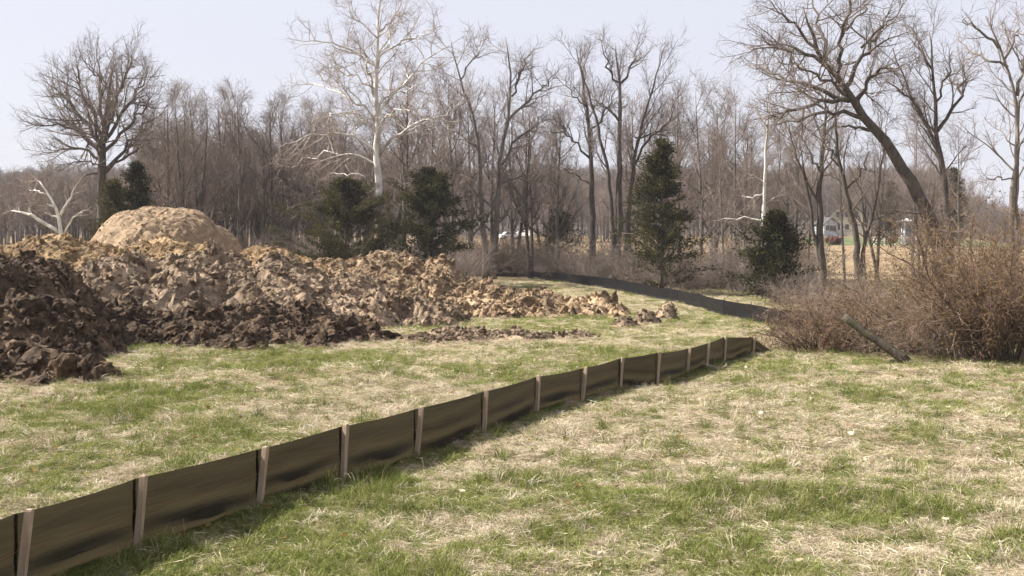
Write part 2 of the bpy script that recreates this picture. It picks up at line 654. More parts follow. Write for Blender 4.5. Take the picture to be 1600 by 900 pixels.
# ------------------------------------------------------------------ soil heaps
def ico(sub, seed, amp):
    import bmesh
    bm = bmesh.new()
    bmesh.ops.create_icosphere(bm, subdivisions=sub, radius=1)
    v = np.array([x.co[:] for x in bm.verts])
    f = np.array([[y.index for y in x.verts] for x in bm.faces])
    bm.free()
    r = np.random.default_rng(seed)
    # chop by random planes for facets, then roughen
    for _ in range(9):
        nrm = r.normal(size=3)
        nrm /= np.linalg.norm(nrm)
        d = r.uniform(.38, .75)
        ex = np.maximum(v @ nrm - d, 0)
        v = v - ex[:, None] * nrm[None] * .9
    for k_, a_ in ((1.6, amp), (4.1, amp * .6), (9.0, amp * .3)):
        v = v * (1 + a_ * (vn(v[:, 0] * k_ + v[:, 2] * k_ * .7, v[:, 1] * k_ - v[:, 2] * k_ * .6, seed + int(k_)) - .5))[:, None]
    v *= r.uniform(.7, 1.2, 3) * (1, 1, .75)
    return v, f


CLOD_GEO = [ico(3, 20 + i, .95) for i in range(6)]


def clod_meshes(mat, tagname):
    out = []
    for i, (v, f) in enumerate(CLOD_GEO):
        me = mesh_np("clod_" + tagname + str(i), v, [f])
        me.materials.append(mat)
        out.append(me)
    return out


def gn_scatter(name, pts, rot, scl, idx, protos, parent=None):
    """points carrying rotation, size and kind; each becomes a copy of one small prototype mesh"""
    me = bpy.data.meshes.new(name)
    me.vertices.add(len(pts))
    me.vertices.foreach_set("co", np.ascontiguousarray(pts, np.float32).ravel())
    a = me.attributes.new("rot", 'FLOAT_VECTOR', 'POINT')
    a.data.foreach_set("vector", np.ascontiguousarray(rot, np.float32).ravel())
    scl = np.asarray(scl, float)
    if scl.ndim == 1:
        scl = np.stack([scl] * 3, 1)
    a = me.attributes.new("scl", 'FLOAT_VECTOR', 'POINT')
    a.data.foreach_set("vector", np.ascontiguousarray(scl, np.float32).ravel())
    a = me.attributes.new("idx", 'INT', 'POINT')
    a.data.foreach_set("value", np.ascontiguousarray(idx, np.int32))
    col = bpy.data.collections.new(name + "_kinds")
    for i, pm in enumerate(protos):
        col.objects.link(bpy.data.objects.new("%s_kind_%02d" % (name, i), pm))
    ng = bpy.data.node_groups.new(name + "_scatter", 'GeometryNodeTree')
    ng.interface.new_socket("Geometry", in_out='INPUT', socket_type='NodeSocketGeometry')
    ng.interface.new_socket("Geometry", in_out='OUTPUT', socket_type='NodeSocketGeometry')
    n, l = ng.nodes, ng.links
    gi, go = n.new("NodeGroupInput"), n.new("NodeGroupOutput")
    ci = n.new("GeometryNodeCollectionInfo")
    ci.inputs["Collection"].default_value = col
    ci.inputs["Separate Children"].default_value = True
    ci.inputs["Reset Children"].default_value = True
    ip = n.new("GeometryNodeInstanceOnPoints")
    ip.inputs["Pick Instance"].default_value = True

    def attr(nm, ty):
        x = n.new("GeometryNodeInputNamedAttribute")
        x.data_type = ty
        x.inputs["Name"].default_value = nm
        return x.outputs[0]
    l.new(gi.outputs[0], ip.inputs["Points"])
    l.new(ci.outputs[0], ip.inputs["Instance"])
    l.new(attr("idx", 'INT'), ip.inputs["Instance Index"])
    er = n.new("FunctionNodeEulerToRotation")
    l.new(attr("rot", 'FLOAT_VECTOR'), er.inputs[0])
    l.new(er.outputs[0], ip.inputs["Rotation"])
    l.new(attr("scl", 'FLOAT_VECTOR'), ip.inputs["Scale"])
    l.new(ip.outputs[0], go.inputs[0])
    o = bpy.data.objects.new(name, me)
    C.objects.link(o)
    md = o.modifiers.new("scatter", 'NODES')
    md.node_group = ng
    if parent is not None:
        o.parent = parent
    o["kind"] = "stuff"
    return o


def heap(name, label, bumps, matkey, seed, step=.07, rough=1.0, clods=900, big=26, csize=(.05, .22), extra_mat=None, pw=1.2, lumps=(1.5, .75, .36, .17)):
    """bumps: (column, depth, top row, half width in columns, half depth in metres)"""
    bs = []
    for (px, D, top, hw, hd) in bumps:
        x = wx(px, D)
        bs.append((x, D, wz(top, D), hw / F * D, hd))
    x0 = min(b[0] - b[3] for b in bs) - .5
    x1 = max(b[0] + b[3] for b in bs) + .5
    y0 = min(b[1] - b[4] for b in bs) - .5
    y1 = max(b[1] + b[4] for b in bs) + .5
    nx, ny = int((x1 - x0) / step), int((y1 - y0) / step)
    X, Y = np.meshgrid(np.linspace(x0, x1, nx), np.linspace(y0, y1, ny))

    def height(X, Y):
        wxn = X + (fbm(X * .5, Y * .5, seed, 3) - .5) * 1.6 * rough
        wyn = Y + (fbm(X * .5, Y * .5, seed + 5, 3) - .5) * 1.6 * rough
        h = np.full(X.shape, 0.0)
        for (bx, by, bz, hw, hd) in bs:
            r2 = ((wxn - bx) / hw) ** 2 + ((wyn - by) / hd) ** 2
            if matkey == 'sand':
                t_ = np.clip(1 - np.sqrt(r2) ** 2.5, 0, 1)
                hh = (bz - gz(bx, by)) * (t_ ** 1.1 - .05 * np.clip((wxn - bx) / hw, -1, 1))
                hh = np.where(r2 < 1, hh, 0)
            else:
                hh = (bz - gz(bx, by)) * np.clip(1 - r2, 0, 1) ** pw
            h = np.maximum(h, hh) if matkey != 'sand' else np.log(np.exp(h * 4) + np.exp(hh * 4) - 1) / 4
        m = np.clip(h / .3, 0, 1)
        lift = .28 + .38 * sum(lumps)
        qx = X + (fbm(X * 1.7, Y * 1.7, seed + 8, 3) - .5) * .7
        qy = Y + (fbm(X * 1.7, Y * 1.7, seed + 9, 3) - .5) * .7
        d = 0.0
        for i, s in enumerate(lumps):
            amp = np.clip(.3 + 1.9 * (fbm(X * .55 / s * .5 + i * 9, Y * .55 / s * .5, seed + 3 * i, 2) - .28), .1, 1.3)
            d = d + domes(qx + 3.1 * i, qy - 1.7 * i, s, seed + 2 * i) * (.75 + .1 * i) * amp
        rg_ = 1 - np.abs(fbm(X * .9, Y * .9, seed + 11, 5, .6) - .5) * 4
        d = d + rg_ * .30 - .1 + (fbm(X * 4, Y * 4, seed + 13, 3, .6) - .5) * .16
        return np.where(h > 0, h + m * rough * (d - lift), -1), m
    h, m = height(X, Y)
    G = ground_z(X, Y)
    Z = G + np.where(h < 0, -.25, np.maximum(h, -.12))
    r = np.random.default_rng(seed)
    jx = (fbm(X * 3, Y * 3, seed + 2, 2) - .5) * .16 * rough
    jy = (fbm(X * 3, Y * 3, seed + 4, 2) - .5) * .16 * rough
    V = np.stack([X + jx, Y + jy, Z], -1).reshape(-1, 3)
    idx = np.arange(nx * ny).reshape(ny, nx)
    q = np.stack([idx[:-1, :-1], idx[:-1, 1:], idx[1:, 1:], idx[1:, :-1]], -1).reshape(-1, 4)
    keep = (h > 0).ravel()
    q = q[keep[q].any(1)]
    used = np.unique(q)
    remap = np.full(len(V), -1)
    remap[used] = np.arange(len(used))
    cx, cy = float(np.mean([b[0] for b in bs])), float(np.mean([b[1] for b in bs]))
    o0 = np.array((cx, cy, gz(cx, cy)))
    root = thing(name, label, "soil heap" if matkey != 'sand' else "sand mound", tuple(o0))
    link("soil_surface", mesh_np(name, V[used] - o0, [remap[q]]), M[matkey], root)
    # loose clods lying on it
    if clods:
        flat = np.flatnonzero((h > .08).ravel())
        pick = r.choice(flat, clods + big * 14)
        P = V[pick] - o0
        sz = csize[0] * (1 - r.random(len(pick))) ** -.5
        sz = np.minimum(sz, csize[1])
        protos = clod_meshes(extra_mat or M[matkey], name)
        # the nearest-facing large ones are parts of their own
        cand = np.arange(clods, len(pick))
        facing = V[pick[cand], 1]
        cand = cand[np.argsort(facing)][:big * 6]
        cand = r.choice(cand, min(big, len(cand)), replace=False)
        for c in cand:
            k = bpy.data.objects.new("clod", protos[int(r.integers(6))])
            C.objects.link(k)
            k.parent = root
            s = csize[1] * r.uniform(.6, 1.0) * r.uniform(1, 1.7)
            k.scale = (s, s, s * r.uniform(.7, 1))
            k.rotation_euler = tuple(r.uniform(0, 6.28, 3) * (.12, .12, 1))
            k.location = tuple(P[c] + (0, 0, -s * .08))
        n = clods
        gn_scatter("crumbled_soil", P[:n] + np.stack([r.normal(size=n) * .05, r.normal(size=n) * .05, sz[:n] * -.05], 1),
                   r.uniform(0, 6.28, (n, 3)), sz[:n], r.integers(0, 6, n), protos, root)
    return root


heap("dark_soil_heap", "dark brown cloddy soil heap at the left edge, nearest the camera",
     [(5, 29, 376, 150, 7.6), (70, 27.5, 432, 100, 5.6), (50, 24.6, 505, 130, 3.6), (110, 23.0, 566, 75, 2.1), (150, 27.5, 520, 75, 3.6), (-150, 28, 380, 170, 7.5)],
     'dark_soil', 3, .05, .66, 5000, 70, csize=(.034, .3))
heap("dark_soil_ridge", "long dark brown ridge of clods ending in the middle of the meadow",
     [(180, 35, 452, 125, 5.8), (320, 36, 464, 140, 6.2), (440, 36, 464, 130, 6.2), (540, 35, 480, 98, 5.0), (140, 34, 462, 105, 5)],
     'dark_soil', 11, .055, .66, 6000, 70, csize=(.034, .3))
heap("grey_soil_heap", "pale grey brown lumpy heap behind the dark ridge",
     [(185, 42, 390, 130, 6), (320, 44, 386, 190, 6.5), (440, 44, 394, 170, 6.5), (550, 45, 416, 140, 6.5), (650, 45, 458, 90, 5)],
     'grey_soil', 23, .065, .66, 6000, 60, csize=(.036, .3))
heap("tan_soil_heap", "broad tan heap tapering off towards the black fabric fence",
     [(520, 57, 396, 130, 9), (610, 58, 388, 130, 9), (690, 58, 394, 66, 8), (740, 56, 426, 100, 8.5), (815, 54, 440, 115, 7), (905, 53, 460, 84, 5.5), (640, 50, 446, 140, 6), (760, 50, 472, 120, 4.5), (870, 51, 480, 72, 3.5)],
     'tan_soil', 31, .075, .66, 8000, 70, csize=(.044, .34))
heap("yellow_soil_bank", "flat yellow clay bank in front of the sandy mound",
     [(-90, 53, 361, 250, 6), (90, 53, 363, 250, 6), (260, 53, 368, 240, 5.6), (410, 53.5, 376, 190, 5.5)],
     'yellow_soil', 41, .08, .55, 3600, 34, csize=(.04, .24))
heap("sand_mound", "smooth rounded mound of light brown sandy fill",
     [(262, 62, 324, 158, 8.0), (222, 61.5, 317, 116, 6.4)],
     'sand', 53, .1, .42, 1600, 0, csize=(.025, .09), lumps=(2.4, .7, .25))
heap("soil_windrow", "low brown strip of turned soil lying across the grass",
     [(660, 33.5, 520, 48, 1.6), (720, 34.6, 504, 70, 1.7), (800, 35.2, 510, 80, 1.4), (880, 35.6, 515, 66, 1.1)],
     'grey_soil', 61, .05, .5, 900, 24, csize=(.03, .13), lumps=(.5, .28, .14))
heap("small_soil_row", "short row of brown clods beside the black fabric fence",
     [(985, 41.5, 492, 26, .8), (1010, 44, 480, 26, 1.0), (1038, 46.5, 470, 22, .9)],
     'grey_soil', 67, .05, .45, 400, 14, csize=(.03, .12), lumps=(.5, .28, .14))

# ------------------------------------------------------------------ the near silt fence
posts = [(-135, 858, -165, 1020), (41, 795, 25, 931), (220, 742, 210, 860), (411, 697, 402, 795), (537, 662, 532, 757), (655, 635, 648, 712),
         (757, 609, 753, 680), (839, 586, 836, 648), (913, 573, 907, 625), (971, 558, 967, 607), (1029, 549, 1025, 600),
         (1076, 543, 1072, 583), (1106, 535, 1103, 575), (1133, 525, 1130, 563), (1178, 525, 1175, 552)]
fence = thing("silt_fence", "brown fabric silt fence on wooden stakes running across the meadow", "silt fence", (0, 0, 0))
PB, PT = [], []
rf = np.random.default_rng(5)
for (tx, ty, bx, by) in posts:
    D = CH * F / (by - HY)
    PB.append(np.array((wx(bx, D), D, gz(wx(bx, D), D))))
    PT.append(np.array((wx(tx, D), D, wz(ty, D))))
fd = PB[9] - PB[3]
fa = math.atan2(fd[1], fd[0])
for b, t in zip(PB, PT):
    g = Geo()
    s = .026
    a = fa + math.radians(rf.uniform(-14, 26)) + .1
    ca, sa = math.cos(a), math.sin(a)
    lo = b - (t - b) / np.linalg.norm(t - b) * .25
    ring = [(-s, -s), (s, -s), (s, s), (-s, s)]
    v = []
    for p, k in ((lo, 1), (t - np.array((0, 0, .012)), 1), (t, .8)):
        for (i, j) in ring:
            v.append(p + np.array(((i * ca - j * sa) * k, (i * sa + j * ca) * k, 0)))
    off = np.array((math.sin(fa), -math.cos(fa), 0)) * .03
    g.add(np.array(v) + off - b, [[(0, 1, 5, 4), (1, 2, 6, 5), (2, 3, 7, 6), (3, 0, 4, 7), (4, 5, 9, 8), (5, 6, 10, 9), (6, 7, 11, 10), (7, 4, 8, 11), (8, 9, 10, 11)]])
    link("stake", g.mesh("stake"), M['stake'], fence, tuple(b))


def panel(A, B, tA, tB, seed, parent, mat, nu=26, nv=18, sag=.012, fold=.07, stitch=True, into=.06):
    r = np.random.default_rng(seed)
    ov = .02 / max(np.linalg.norm(B - A), .1)          # neighbours lap over each other at the stake
    U, V = np.meshgrid(np.linspace(-ov, 1 + ov, nu), np.linspace(0, 1, nv))
    d = B - A
    nrm = np.array((d[1], -d[0], 0)) / np.linalg.norm(d[:2])
    base = A[None, None] * (1 - U[..., None]) + B[None, None] * U[..., None]
    zb = ground_z(base[..., 0], base[..., 1]) - into
    zt = tA * (1 - U) + tB * U - sag * np.sin(np.pi * U) * r.uniform(.3, 1.4) - .035
    z = zb + (zt - zb) * V
    e = np.sin(np.pi * np.clip(U, 0, 1)) ** .6
    low = np.clip(1 - V / .62, 0, 1)
    ph = r.uniform(0, 6)
    tilt = r.uniform(-.25, .25)
    off = fold * e * (np.sin((V + tilt * U * .5) * r.uniform(15, 19) + ph + .6 * np.sin(U * 4 + ph)) * (.12 + low ** .7) + .35 * (fbm(U * 3 + seed, V * 7, seed, 4) - .5) * 2 * (.25 + low))
    off += .05 * np.sin(np.pi * U) * (1 - V) * r.uniform(-.6, 1.0)
    # gathered where it is stapled to the stakes
    pin = np.exp(-U / .05) + np.exp(-(1 - U) / .05)
    off -= .004 * np.minimum(pin, 1)
    co = base + nrm[None, None] * off[..., None]
    co[..., 2] = z
    idx = np.arange(nu * nv).reshape(nv, nu)
    q = np.stack([idx[:-1, :-1], idx[:-1, 1:], idx[1:, 1:], idx[1:, :-1]], -1).reshape(-1, 4)
    o = link("fabric_panel", mesh_np("fabric_panel", co.reshape(-1, 3) - A, [q], smooth=True), mat, parent, tuple(A))
    if stitch:
        row = int(nv * .56)
        c = co[row] * (1 - .0) + nrm * .004
        g = Geo()
        tubes(g, (c - A)[None], np.full((1, nu), .0022), 3)
        s = link("stitched_thread", g.mesh("stitched_thread"), M['stitch'], o)
    return o


for i in range(len(PB) - 1):
    panel(PB[i], PB[i + 1], PT[i][2], PT[i + 1][2], 100 + i, fence, M['fabric'])
# the last length has slumped to the ground beyond the end stake
e0 = PB[-1]
e1 = np.array((wx(1199, 30.2), 30.2, gz(wx(1199, 30.2), 30.2)))
e2 = np.array((wx(1216, 29.6), 29.6, gz(wx(1216, 29.6), 29.6)))
panel(e0, e1, PT[-1][2], e1[2] + .16, 140, fence, M['fabric'], fold=.09, stitch=False)
panel(e1, e2, e1[2] + .16, e2[2] + .06, 141, fence, M['fabric'], fold=.09, stitch=False, into=.02)

# the far silt fence: black side seen, stakes on its other side
farp = [(1262, 40, .64), (1215, 42, .7), (1172, 46, .72), (1130, 50, .74), (1094, 56, .72), (1060, 62, .72), (1028, 66, .74), (1000, 70, .76), (950, 77, .78), (900, 84, .74), (850, 92, .7), (828, 97, .6)]
ff = thing("black_silt_fence", "black fabric silt fence winding away towards the trees", "silt fence", (0, 0, 0))
fine = []
for i in range(len(farp) - 1):
    a, b = farp[i], farp[i + 1]
    n = max(1, round(math.hypot(wx(a[0], a[1]) - wx(b[0], b[1]), a[1] - b[1]) / 2.6))
    for k in range(n):
        t = k / n
        fine.append((a[0] + (b[0] - a[0]) * t, a[1] + (b[1] - a[1]) * t, a[2] + (b[2] - a[2]) * t + rf.uniform(-.03, .03)))
fine.append(farp[-1])
FB = [np.array((wx(p, d), d, gz(wx(p, d), d))) for p, d, h in fine]
for i in range(len(FB) - 1):
    panel(FB[i], FB[i + 1], FB[i][2] + fine[i][2] + .035, FB[i + 1][2] + fine[i + 1][2] + .035, 200 + i, ff, M['fabric_far'], nu=12, nv=9, fold=.06, stitch=False)
for i, b in enumerate(FB):
    g = Geo()
    g.box((.05, .05, .25), (.045, .045, .5 + fine[i][2] - .05 * (i % 2)))
    link("stake", g.mesh("stake"), M['stake'], ff, tuple(b))

# ------------------------------------------------------------------ trees
def L_crown(ratio, lo=.6, hi=1.25, bias=.5):
    return lambda t, ln, p, rng: ln * ratio * rng.uniform(lo, hi, len(t)) * (1.1 - bias * t)


def finish_tree(name, label, cat, base, trunk_sets, crown_sets, mat, group=None, rz=0, scale=1.0):
    """sets: list of (branches, sides)"""
    root = thing(name, label, cat, tuple(base), group, rz, scale)
    for nm, sets in (("trunk", trunk_sets), ("crown", crown_sets)):
        g = Geo()
        for br, k in sets:
            tubes(g, br[0], br[1], k)
        link(nm, g.mesh(name + "_" + nm, smooth=True), mat, root)
    return root


def limb_set(limbs, D, base, rng, P=14, wig=.012, thick=1.4):
    """limbs drawn as picture rows and columns at depth D (+ own depth offset) -> branches in metres"""
    pts, rad, ln = [], [], []
    for (pl, r0, r1) in limbs:
        p3 = []
        for c in pl:
            px, py = c[0], c[1]
            dd = D + (c[2] if len(c) > 2 else 0)
            p3.append(PX(px, py, dd) - base)
        p, _ = resample(p3, 0, P)
        L = np.linalg.norm(np.diff(p, axis=0), axis=1).sum()
        p[1:-1] += rng.normal(size=(P - 2, 3)) * wig * L ** .5
        pts.append(p)
        w_ = np.linspace(0, 1, P)
        rad.append(r1 + (r0 * thick - r1) * (1 - w_) ** .85)
        ln.append(L)
    return np.array(pts), np.array(rad), np.array(ln)


def auto_limbs(Ht, rng, n=14, t0=.3, ang=50, Lr=.42, r0=.25, lean=(0, 0), P=14, wob=.05, up=.10, forks=1):
    """trunk (with forks) and first limbs"""
    tr = np.zeros((forks, P, 3))
    rr = np.zeros((forks, P))
    for f in range(forks):
        d = np.array((lean[0] + rng.normal() * .02, lean[1] + rng.normal() * .02, 1.))
        if forks > 1:
            a = f / forks * 6.28 + rng.random()
            d[:2] += np.array((math.cos(a), math.sin(a))) * rng.uniform(.12, .26)
        p = np.zeros(3) + (0 if forks == 1 else rng.normal(size=3) * (.12, .12, 0))
        for j in range(P):
            tr[f, j] = p
            d = d / np.linalg.norm(d)
            p = p + d * Ht * rng.uniform(.85, 1.0) / (P - 1) if forks > 1 else p + d * Ht / (P - 1)
            d = d + rng.normal(size=3) * wob * (.5, .5, .1)
            d[2] += .1
        w = np.linspace(0, 1, P)
        rr[f] = r0 * ((1 - w) ** .8 * .95 + .04)
        rr[f, 0] *= 1.25
    ln = np.full(forks, Ht)
    limbs = grow((tr, rr, ln), n, (t0, .97), (ang, 9), lambda t, l, p, r: l * Lr * r.uniform(.7, 1.15, len(t)) * (1.25 - .95 * t),
                 10, .62, .018, .10, up, rng)
    return (tr, rr, ln), limbs


def twigs(L1, rng, n2=(4, 1.4, 14), n3=(3, 2.6, 9), n4=(2, 4.5, 7), ang=42, up=.05, wob=.13, l4=(.35, .9), tr4=.005, tr3=.008):
    L2 = grow(L1, n2, (.2, 1), (ang, 12), L_crown(.42), 7, .6, .012, wob, up, rng, lmin=.8)
    L3 = grow(L2, n3, (.15, 1), (ang, 14), L_crown(.45), 5, .65, tr3, wob, up, rng, lmin=.55)
    L4 = grow(L3, n4, (.1, 1), (ang, 16), lambda t, l, p, r: r.uniform(l4[0], l4[1], len(t)), 3, .8, tr4, wob, up, rng)
    L4[1][:, :] = np.maximum(L4[1], tr4)
    L3[1][:, :] = np.maximum(L3[1], tr3)
    return [(L2, 4), (L3, 3), (L4, 3)]


def basept(px, D):
    return np.array((wx(px, D), D, gz(wx(px, D), D)))


# --- the white sycamore in the middle
D = 85.0
b = basept(592, D)
rng = np.random.default_rng(71)
gy = HY - (b[2] - CH) * F / D
trunk = limb_set([([(594, gy), (594, 380), (592, 300), (588, 240), (590, 190), (586, 130), (592, 80), (590, 30), (594, -8)], .33, .035)], D, b, rng, 24, .01, 1.25)
lim = [([(592, 242), (612, 216), (640, 198), (690, 182), (738, 156, 2)], .13, .03),
       ([(592, 228), (580, 190), (566, 176), (538, 174), (512, 180, -2), (486, 190, -3)], .10, .02),
       ([(590, 238), (570, 216), (545, 208), (512, 208, -1), (470, 214, -2), (432, 232, -3)], .09, .02),
       ([(590, 258), (565, 244), (530, 238), (490, 242, 2), (455, 262, 3)], .08, .018),
       ([(588, 188), (600, 160), (632, 130), (668, 90, 2), (708, 72, 3)], .12, .02),
       ([(588, 192), (572, 172), (540, 148), (505, 136, 2), (470, 128, 3)], .10, .02),
       ([(588, 118), (576, 92), (548, 76), (510, 68, -2), (462, 62, -3)], .09, .018),
       ([(588, 140), (560, 122), (530, 110), (505, 100, -3)], .07, .018),
       ([(590, 92), (608, 76), (640, 60), (665, 54, -2), (690, 40, -3)], .08, .018),
       ([(590, 60), (570, 40), (545, 20), (530, -2, 1)], .06, .015),
       ([(592, 50), (612, 30), (626, 8), (634, -14, -1)], .06, .015),
       ([(590, 170), (612, 150), (650, 136, 4), (672, 122, 6)], .07, .018),
       ([(592, 330), (575, 312), (540, 302), (505, 304, -2), (470, 318, -3), (438, 336, -4)], .06, .016),
       ([(594, 322), (615, 300), (640, 288), (668, 262, -3), (700, 240, -4)], .06, .016),
       ([(592, 290), (560, 272), (528, 270, 3), (500, 282, 5)], .05, .015),
       ([(594, 345), (575, 330), (556, 330, 2), (535, 345, 3)], .04, .014),
       ([(590, 205), (598, 185), (620, 172, -4), (655, 168, -7)], .08, .016),
       ([(588, 160), (580, 130), (570, 100, -4), (560, 60, -7)], .08, .016),
       ([(590, 110), (600, 80), (612, 50, 4), (618, 20, 6)], .07, .016)]
L1 = limb_set(lim, D, b, rng, 12, .05, 1.15)
cr = [(L1, 6)] + twigs(cat3(L1), rng, n2=(5, 1.5, 13), n3=(4, 2.6, 8), n4=(3, 3.4, 5), ang=46, up=.03, wob=.16)
top = grow(trunk, 12, (.6, .98), (40, 10), lambda t, l, p, r: r.uniform(1.5, 3.5, len(t)), 8, .5, .012, .12, .06, rng)
cr += [(top, 4)] + twigs(top, rng, n3=(3, 2.2, 6), n4=(2, 3.0, 4))
finish_tree("sycamore_tree", "tall bare sycamore with bright white limbs behind the tan heap", "tree", b, [(trunk, 10)], cr, M['bark_sycamore'])

# --- small white tree at the left, behind the yellow bank
D = 75.0
b = basept(95, D)
rng = np.random.default_rng(72)
gy = HY - (b[2] - CH) * F / D
trunk = limb_set([([(97, gy), (97, 364), (94, 345), (90, 330), (82, 310), (70, 300), (62, 284)], .16, .04)], D, b, rng, 12, .006)
lim = [([(94, 364), (80, 354), (60, 344), (48, 334), (38, 331), (18, 330, 2)], .10, .03),
       ([(94, 336), (105, 318), (112, 308), (118, 292), (120, 286)], .08, .025),
       ([(72, 304), (60, 299), (46, 297, 1)], .05, .02), ([(88, 326), (78, 319), (70, 318)], .05, .02),
       ([(92, 340), (80, 337), (70, 332)], .05, .02), ([(102, 362), (110, 345), (124, 332), (140, 328, -1)], .06, .02),
       ([(44, 332), (48, 322), (47, 314)], .035, .012), ([(66, 292), (62, 283), (50, 283)], .03, .012)]
L1 = limb_set(lim, D, b, rng, 10, .02)
L2 = grow(L1, 9, (.3, 1), (40, 10), lambda t, l, p, r: r.uniform(.5, 1.5, len(t)), 5, .6, .01, .15, .05, rng)
L3 = grow(L2, 5, (.2, 1), (40, 10), lambda t, l, p, r: r.uniform(.3, .6, len(t)), 3, .6, .006, .15, .05, rng)
finish_tree("white_sapling", "small crooked white barked tree at the far left", "tree", b, [(trunk, 8)], [(L1, 5), (L2, 4), (L3, 3)], M['bark_white'])

# --- the big round oak at the left
D = 95.0
b = basept(162, D)
rng = np.random.default_rng(73)
gy = HY - (b[2] - CH) * F / D
trunk = limb_set([([(161, gy), (160, 300), (158, 240), (163, 205), (166, 170), (170, 150), (174, 120), (178, 100)], .55, .03)], D, b, rng, 20, .01, 1.15)
lim = [([(158, 262), (140, 262), (125, 272, -1), (112, 286, -2)], .10, .03),
       ([(158, 240), (140, 222), (110, 215), (75, 225, 2), (48, 228, 3)], .13, .02),
       ([(158, 232), (140, 205), (105, 180), (60, 172, -2), (25, 178, -3)], .18, .02),
       ([(160, 215), (140, 180), (110, 145), (85, 120, 3), (60, 105, 5)], .18, .02),
       ([(162, 205), (148, 165), (128, 130), (118, 95, -3), (112, 70, -5)], .17, .02),
       ([(164, 195), (158, 150), (152, 110), (148, 75, 4), (146, 55, 6)], .16, .02),
       ([(166, 175), (182, 140), (195, 105), (205, 75, -4), (212, 58, -6)], .15, .02),
       ([(164, 205), (185, 175), (205, 140), (225, 105, 3), (240, 80, 5)], .16, .02),
       ([(162, 225), (190, 195), (215, 170), (238, 140, -2), (252, 120, -3)], .16, .02),
       ([(160, 270), (185, 240), (210, 205), (240, 172, 4), (275, 150, 6)], .16, .02),
       ([(158, 268), (190, 245), (215, 225), (245, 205, -4)], .12, .02),
       ([(160, 225), (150, 190, -4), (138, 160, -8), (130, 130, -10)], .15, .02),
       ([(162, 215), (172, 175, -5), (186, 150, -8), (200, 120, -10)], .14, .02),
       ([(162, 210), (170, 170, 5), (180, 140, 8), (190, 110, 10)], .14, .02),
       ([(158, 225), (130, 195, 4), (95, 160, 7), (70, 140, 9)], .14, .02),
       ([(158, 248), (130, 240, -4), (100, 245, -6), (80, 260, -7)], .09, .02)]
lim = [([(160 + (c[0] - 160) * .88, 330 - (330 - c[1]) * .88, *c[2:]) for c in pl], r0, r1) for pl, r0, r1 in lim]
L1 = limb_set(lim, D, b, rng, 12, .04, 1.1)
cr = [(L1, 6)] + twigs(L1, rng, n2=(6, 2.0, 17), n3=(4, 3.0, 8), n4=(3, 4.0, 5), ang=38, up=.06)
finish_tree("oak_tree", "large bare oak with a round crown at the far left", "tree", b, [(trunk, 10)], cr, M['bark_dark'])

# --- the leaning tree at the right
D = 62.0
b = basept(1476, D)
rng = np.random.default_rng(74)
gy = HY - (b[2] - CH) * F / D
trunk = limb_set([([(1478, gy), (1470, 380), (1452, 340), (1425, 285), (1390, 228), (1350, 185), (1325, 152), (1300, 108), (1275, 78), (1262, 45), (1255, 10)], .36, .03)], D, b, rng, 22, .01)
lim = [([(1330, 156), (1300, 155), (1270, 160), (1235, 178), (1195, 188, -2)], .11, .02),
       ([(1352, 186), (1320, 178), (1285, 178), (1240, 190, 2), (1205, 196, 3)], .10, .02),
       ([(1372, 207), (1345, 200), (1315, 197)], .09, .045),
       ([(1328, 158), (1300, 150), (1265, 132), (1225, 120, 2), (1185, 108, 4), (1165, 100, 5)], .10, .02),
       ([(1300, 112), (1270, 90), (1240, 78), (1205, 74, -2), (1175, 78, -3)], .09, .02),
       ([(1318, 140), (1335, 108), (1355, 80), (1375, 45, 2), (1395, 15, 3)], .11, .02),
       ([(1335, 158), (1352, 132), (1380, 105), (1420, 102, -2)], .09, .02),
       ([(1308, 118), (1312, 85), (1320, 50, -2), (1328, 10, -3), (1335, -25, -4)], .10, .02),
       ([(1290, 95), (1288, 60), (1275, 25, 2), (1268, -20, 3)], .09, .02),
       ([(1278, 80), (1255, 50), (1225, 22, -1), (1200, -2, -2)], .07, .018),
       ([(1345, 75), (1370, 50), (1398, 30), (1412, -5)], .06, .016),
       ([(1322, 48), (1345, 25), (1362, -10, 3)], .05, .016),
       ([(1335, 165), (1345, 140, 4), (1365, 115, 7), (1380, 90, 9)], .08, .018),
       ([(1322, 148), (1290, 120, -4), (1250, 105, -7), (1215, 96, -9)], .08, .018)]
L1 = limb_set(lim, D, b, rng, 12, .04)
stub = limb_set([([(1450, 335), (1425, 332), (1395, 329), (1365, 331, -1)], .05, .02)], D, b, rng, 12, .02)
cr = [(cat3(L1, stub), 6)] + twigs(L1, rng, n2=(6, 2.0, 15), n3=(4, 2.9, 8), n4=(3, 3.8, 6), ang=42, up=.03, wob=.15)
finish_tree("leaning_tree", "thick dark bare tree leaning far over to the left above the brush", "tree", b, [(trunk, 10)], cr, M['bark_dark'])

# --- double trunk trees right of the sycamore
def drawn(name, label, px, D, seed, stems, lim, mat, n2=(6, 2.0, 15), n3=(4, 2.9, 8), n4=(3, 4.0, 6), ang=40, up=.05):
    b = basept(px, D)
    rng = np.random.default_rng(seed)
    gy = HY - (b[2] - CH) * F / D
    st = [([(s[0][0], gy)] + s, r0, .03) for s, r0 in stems]
    trunk = limb_set(st, D, b, rng, 20, .012)
    L1 = limb_set(lim, D, b, rng, 12, .05)
    ex = grow(trunk, 9, (.42, .98), (38, 10), lambda t, l, p, r: r.uniform(2.2, 4.5, len(t)) * (1.2 - .5 * t), 12, .5, .015, .1, .06, rng)
    L1 = cat3(L1, ex)
    cr = [(L1, 5)] + twigs(L1, rng, n2=n2, n3=n3, n4=n4, ang=ang, up=up)
    return finish_tree(name, label, "tree", b, [(trunk, 9)], cr, mat)


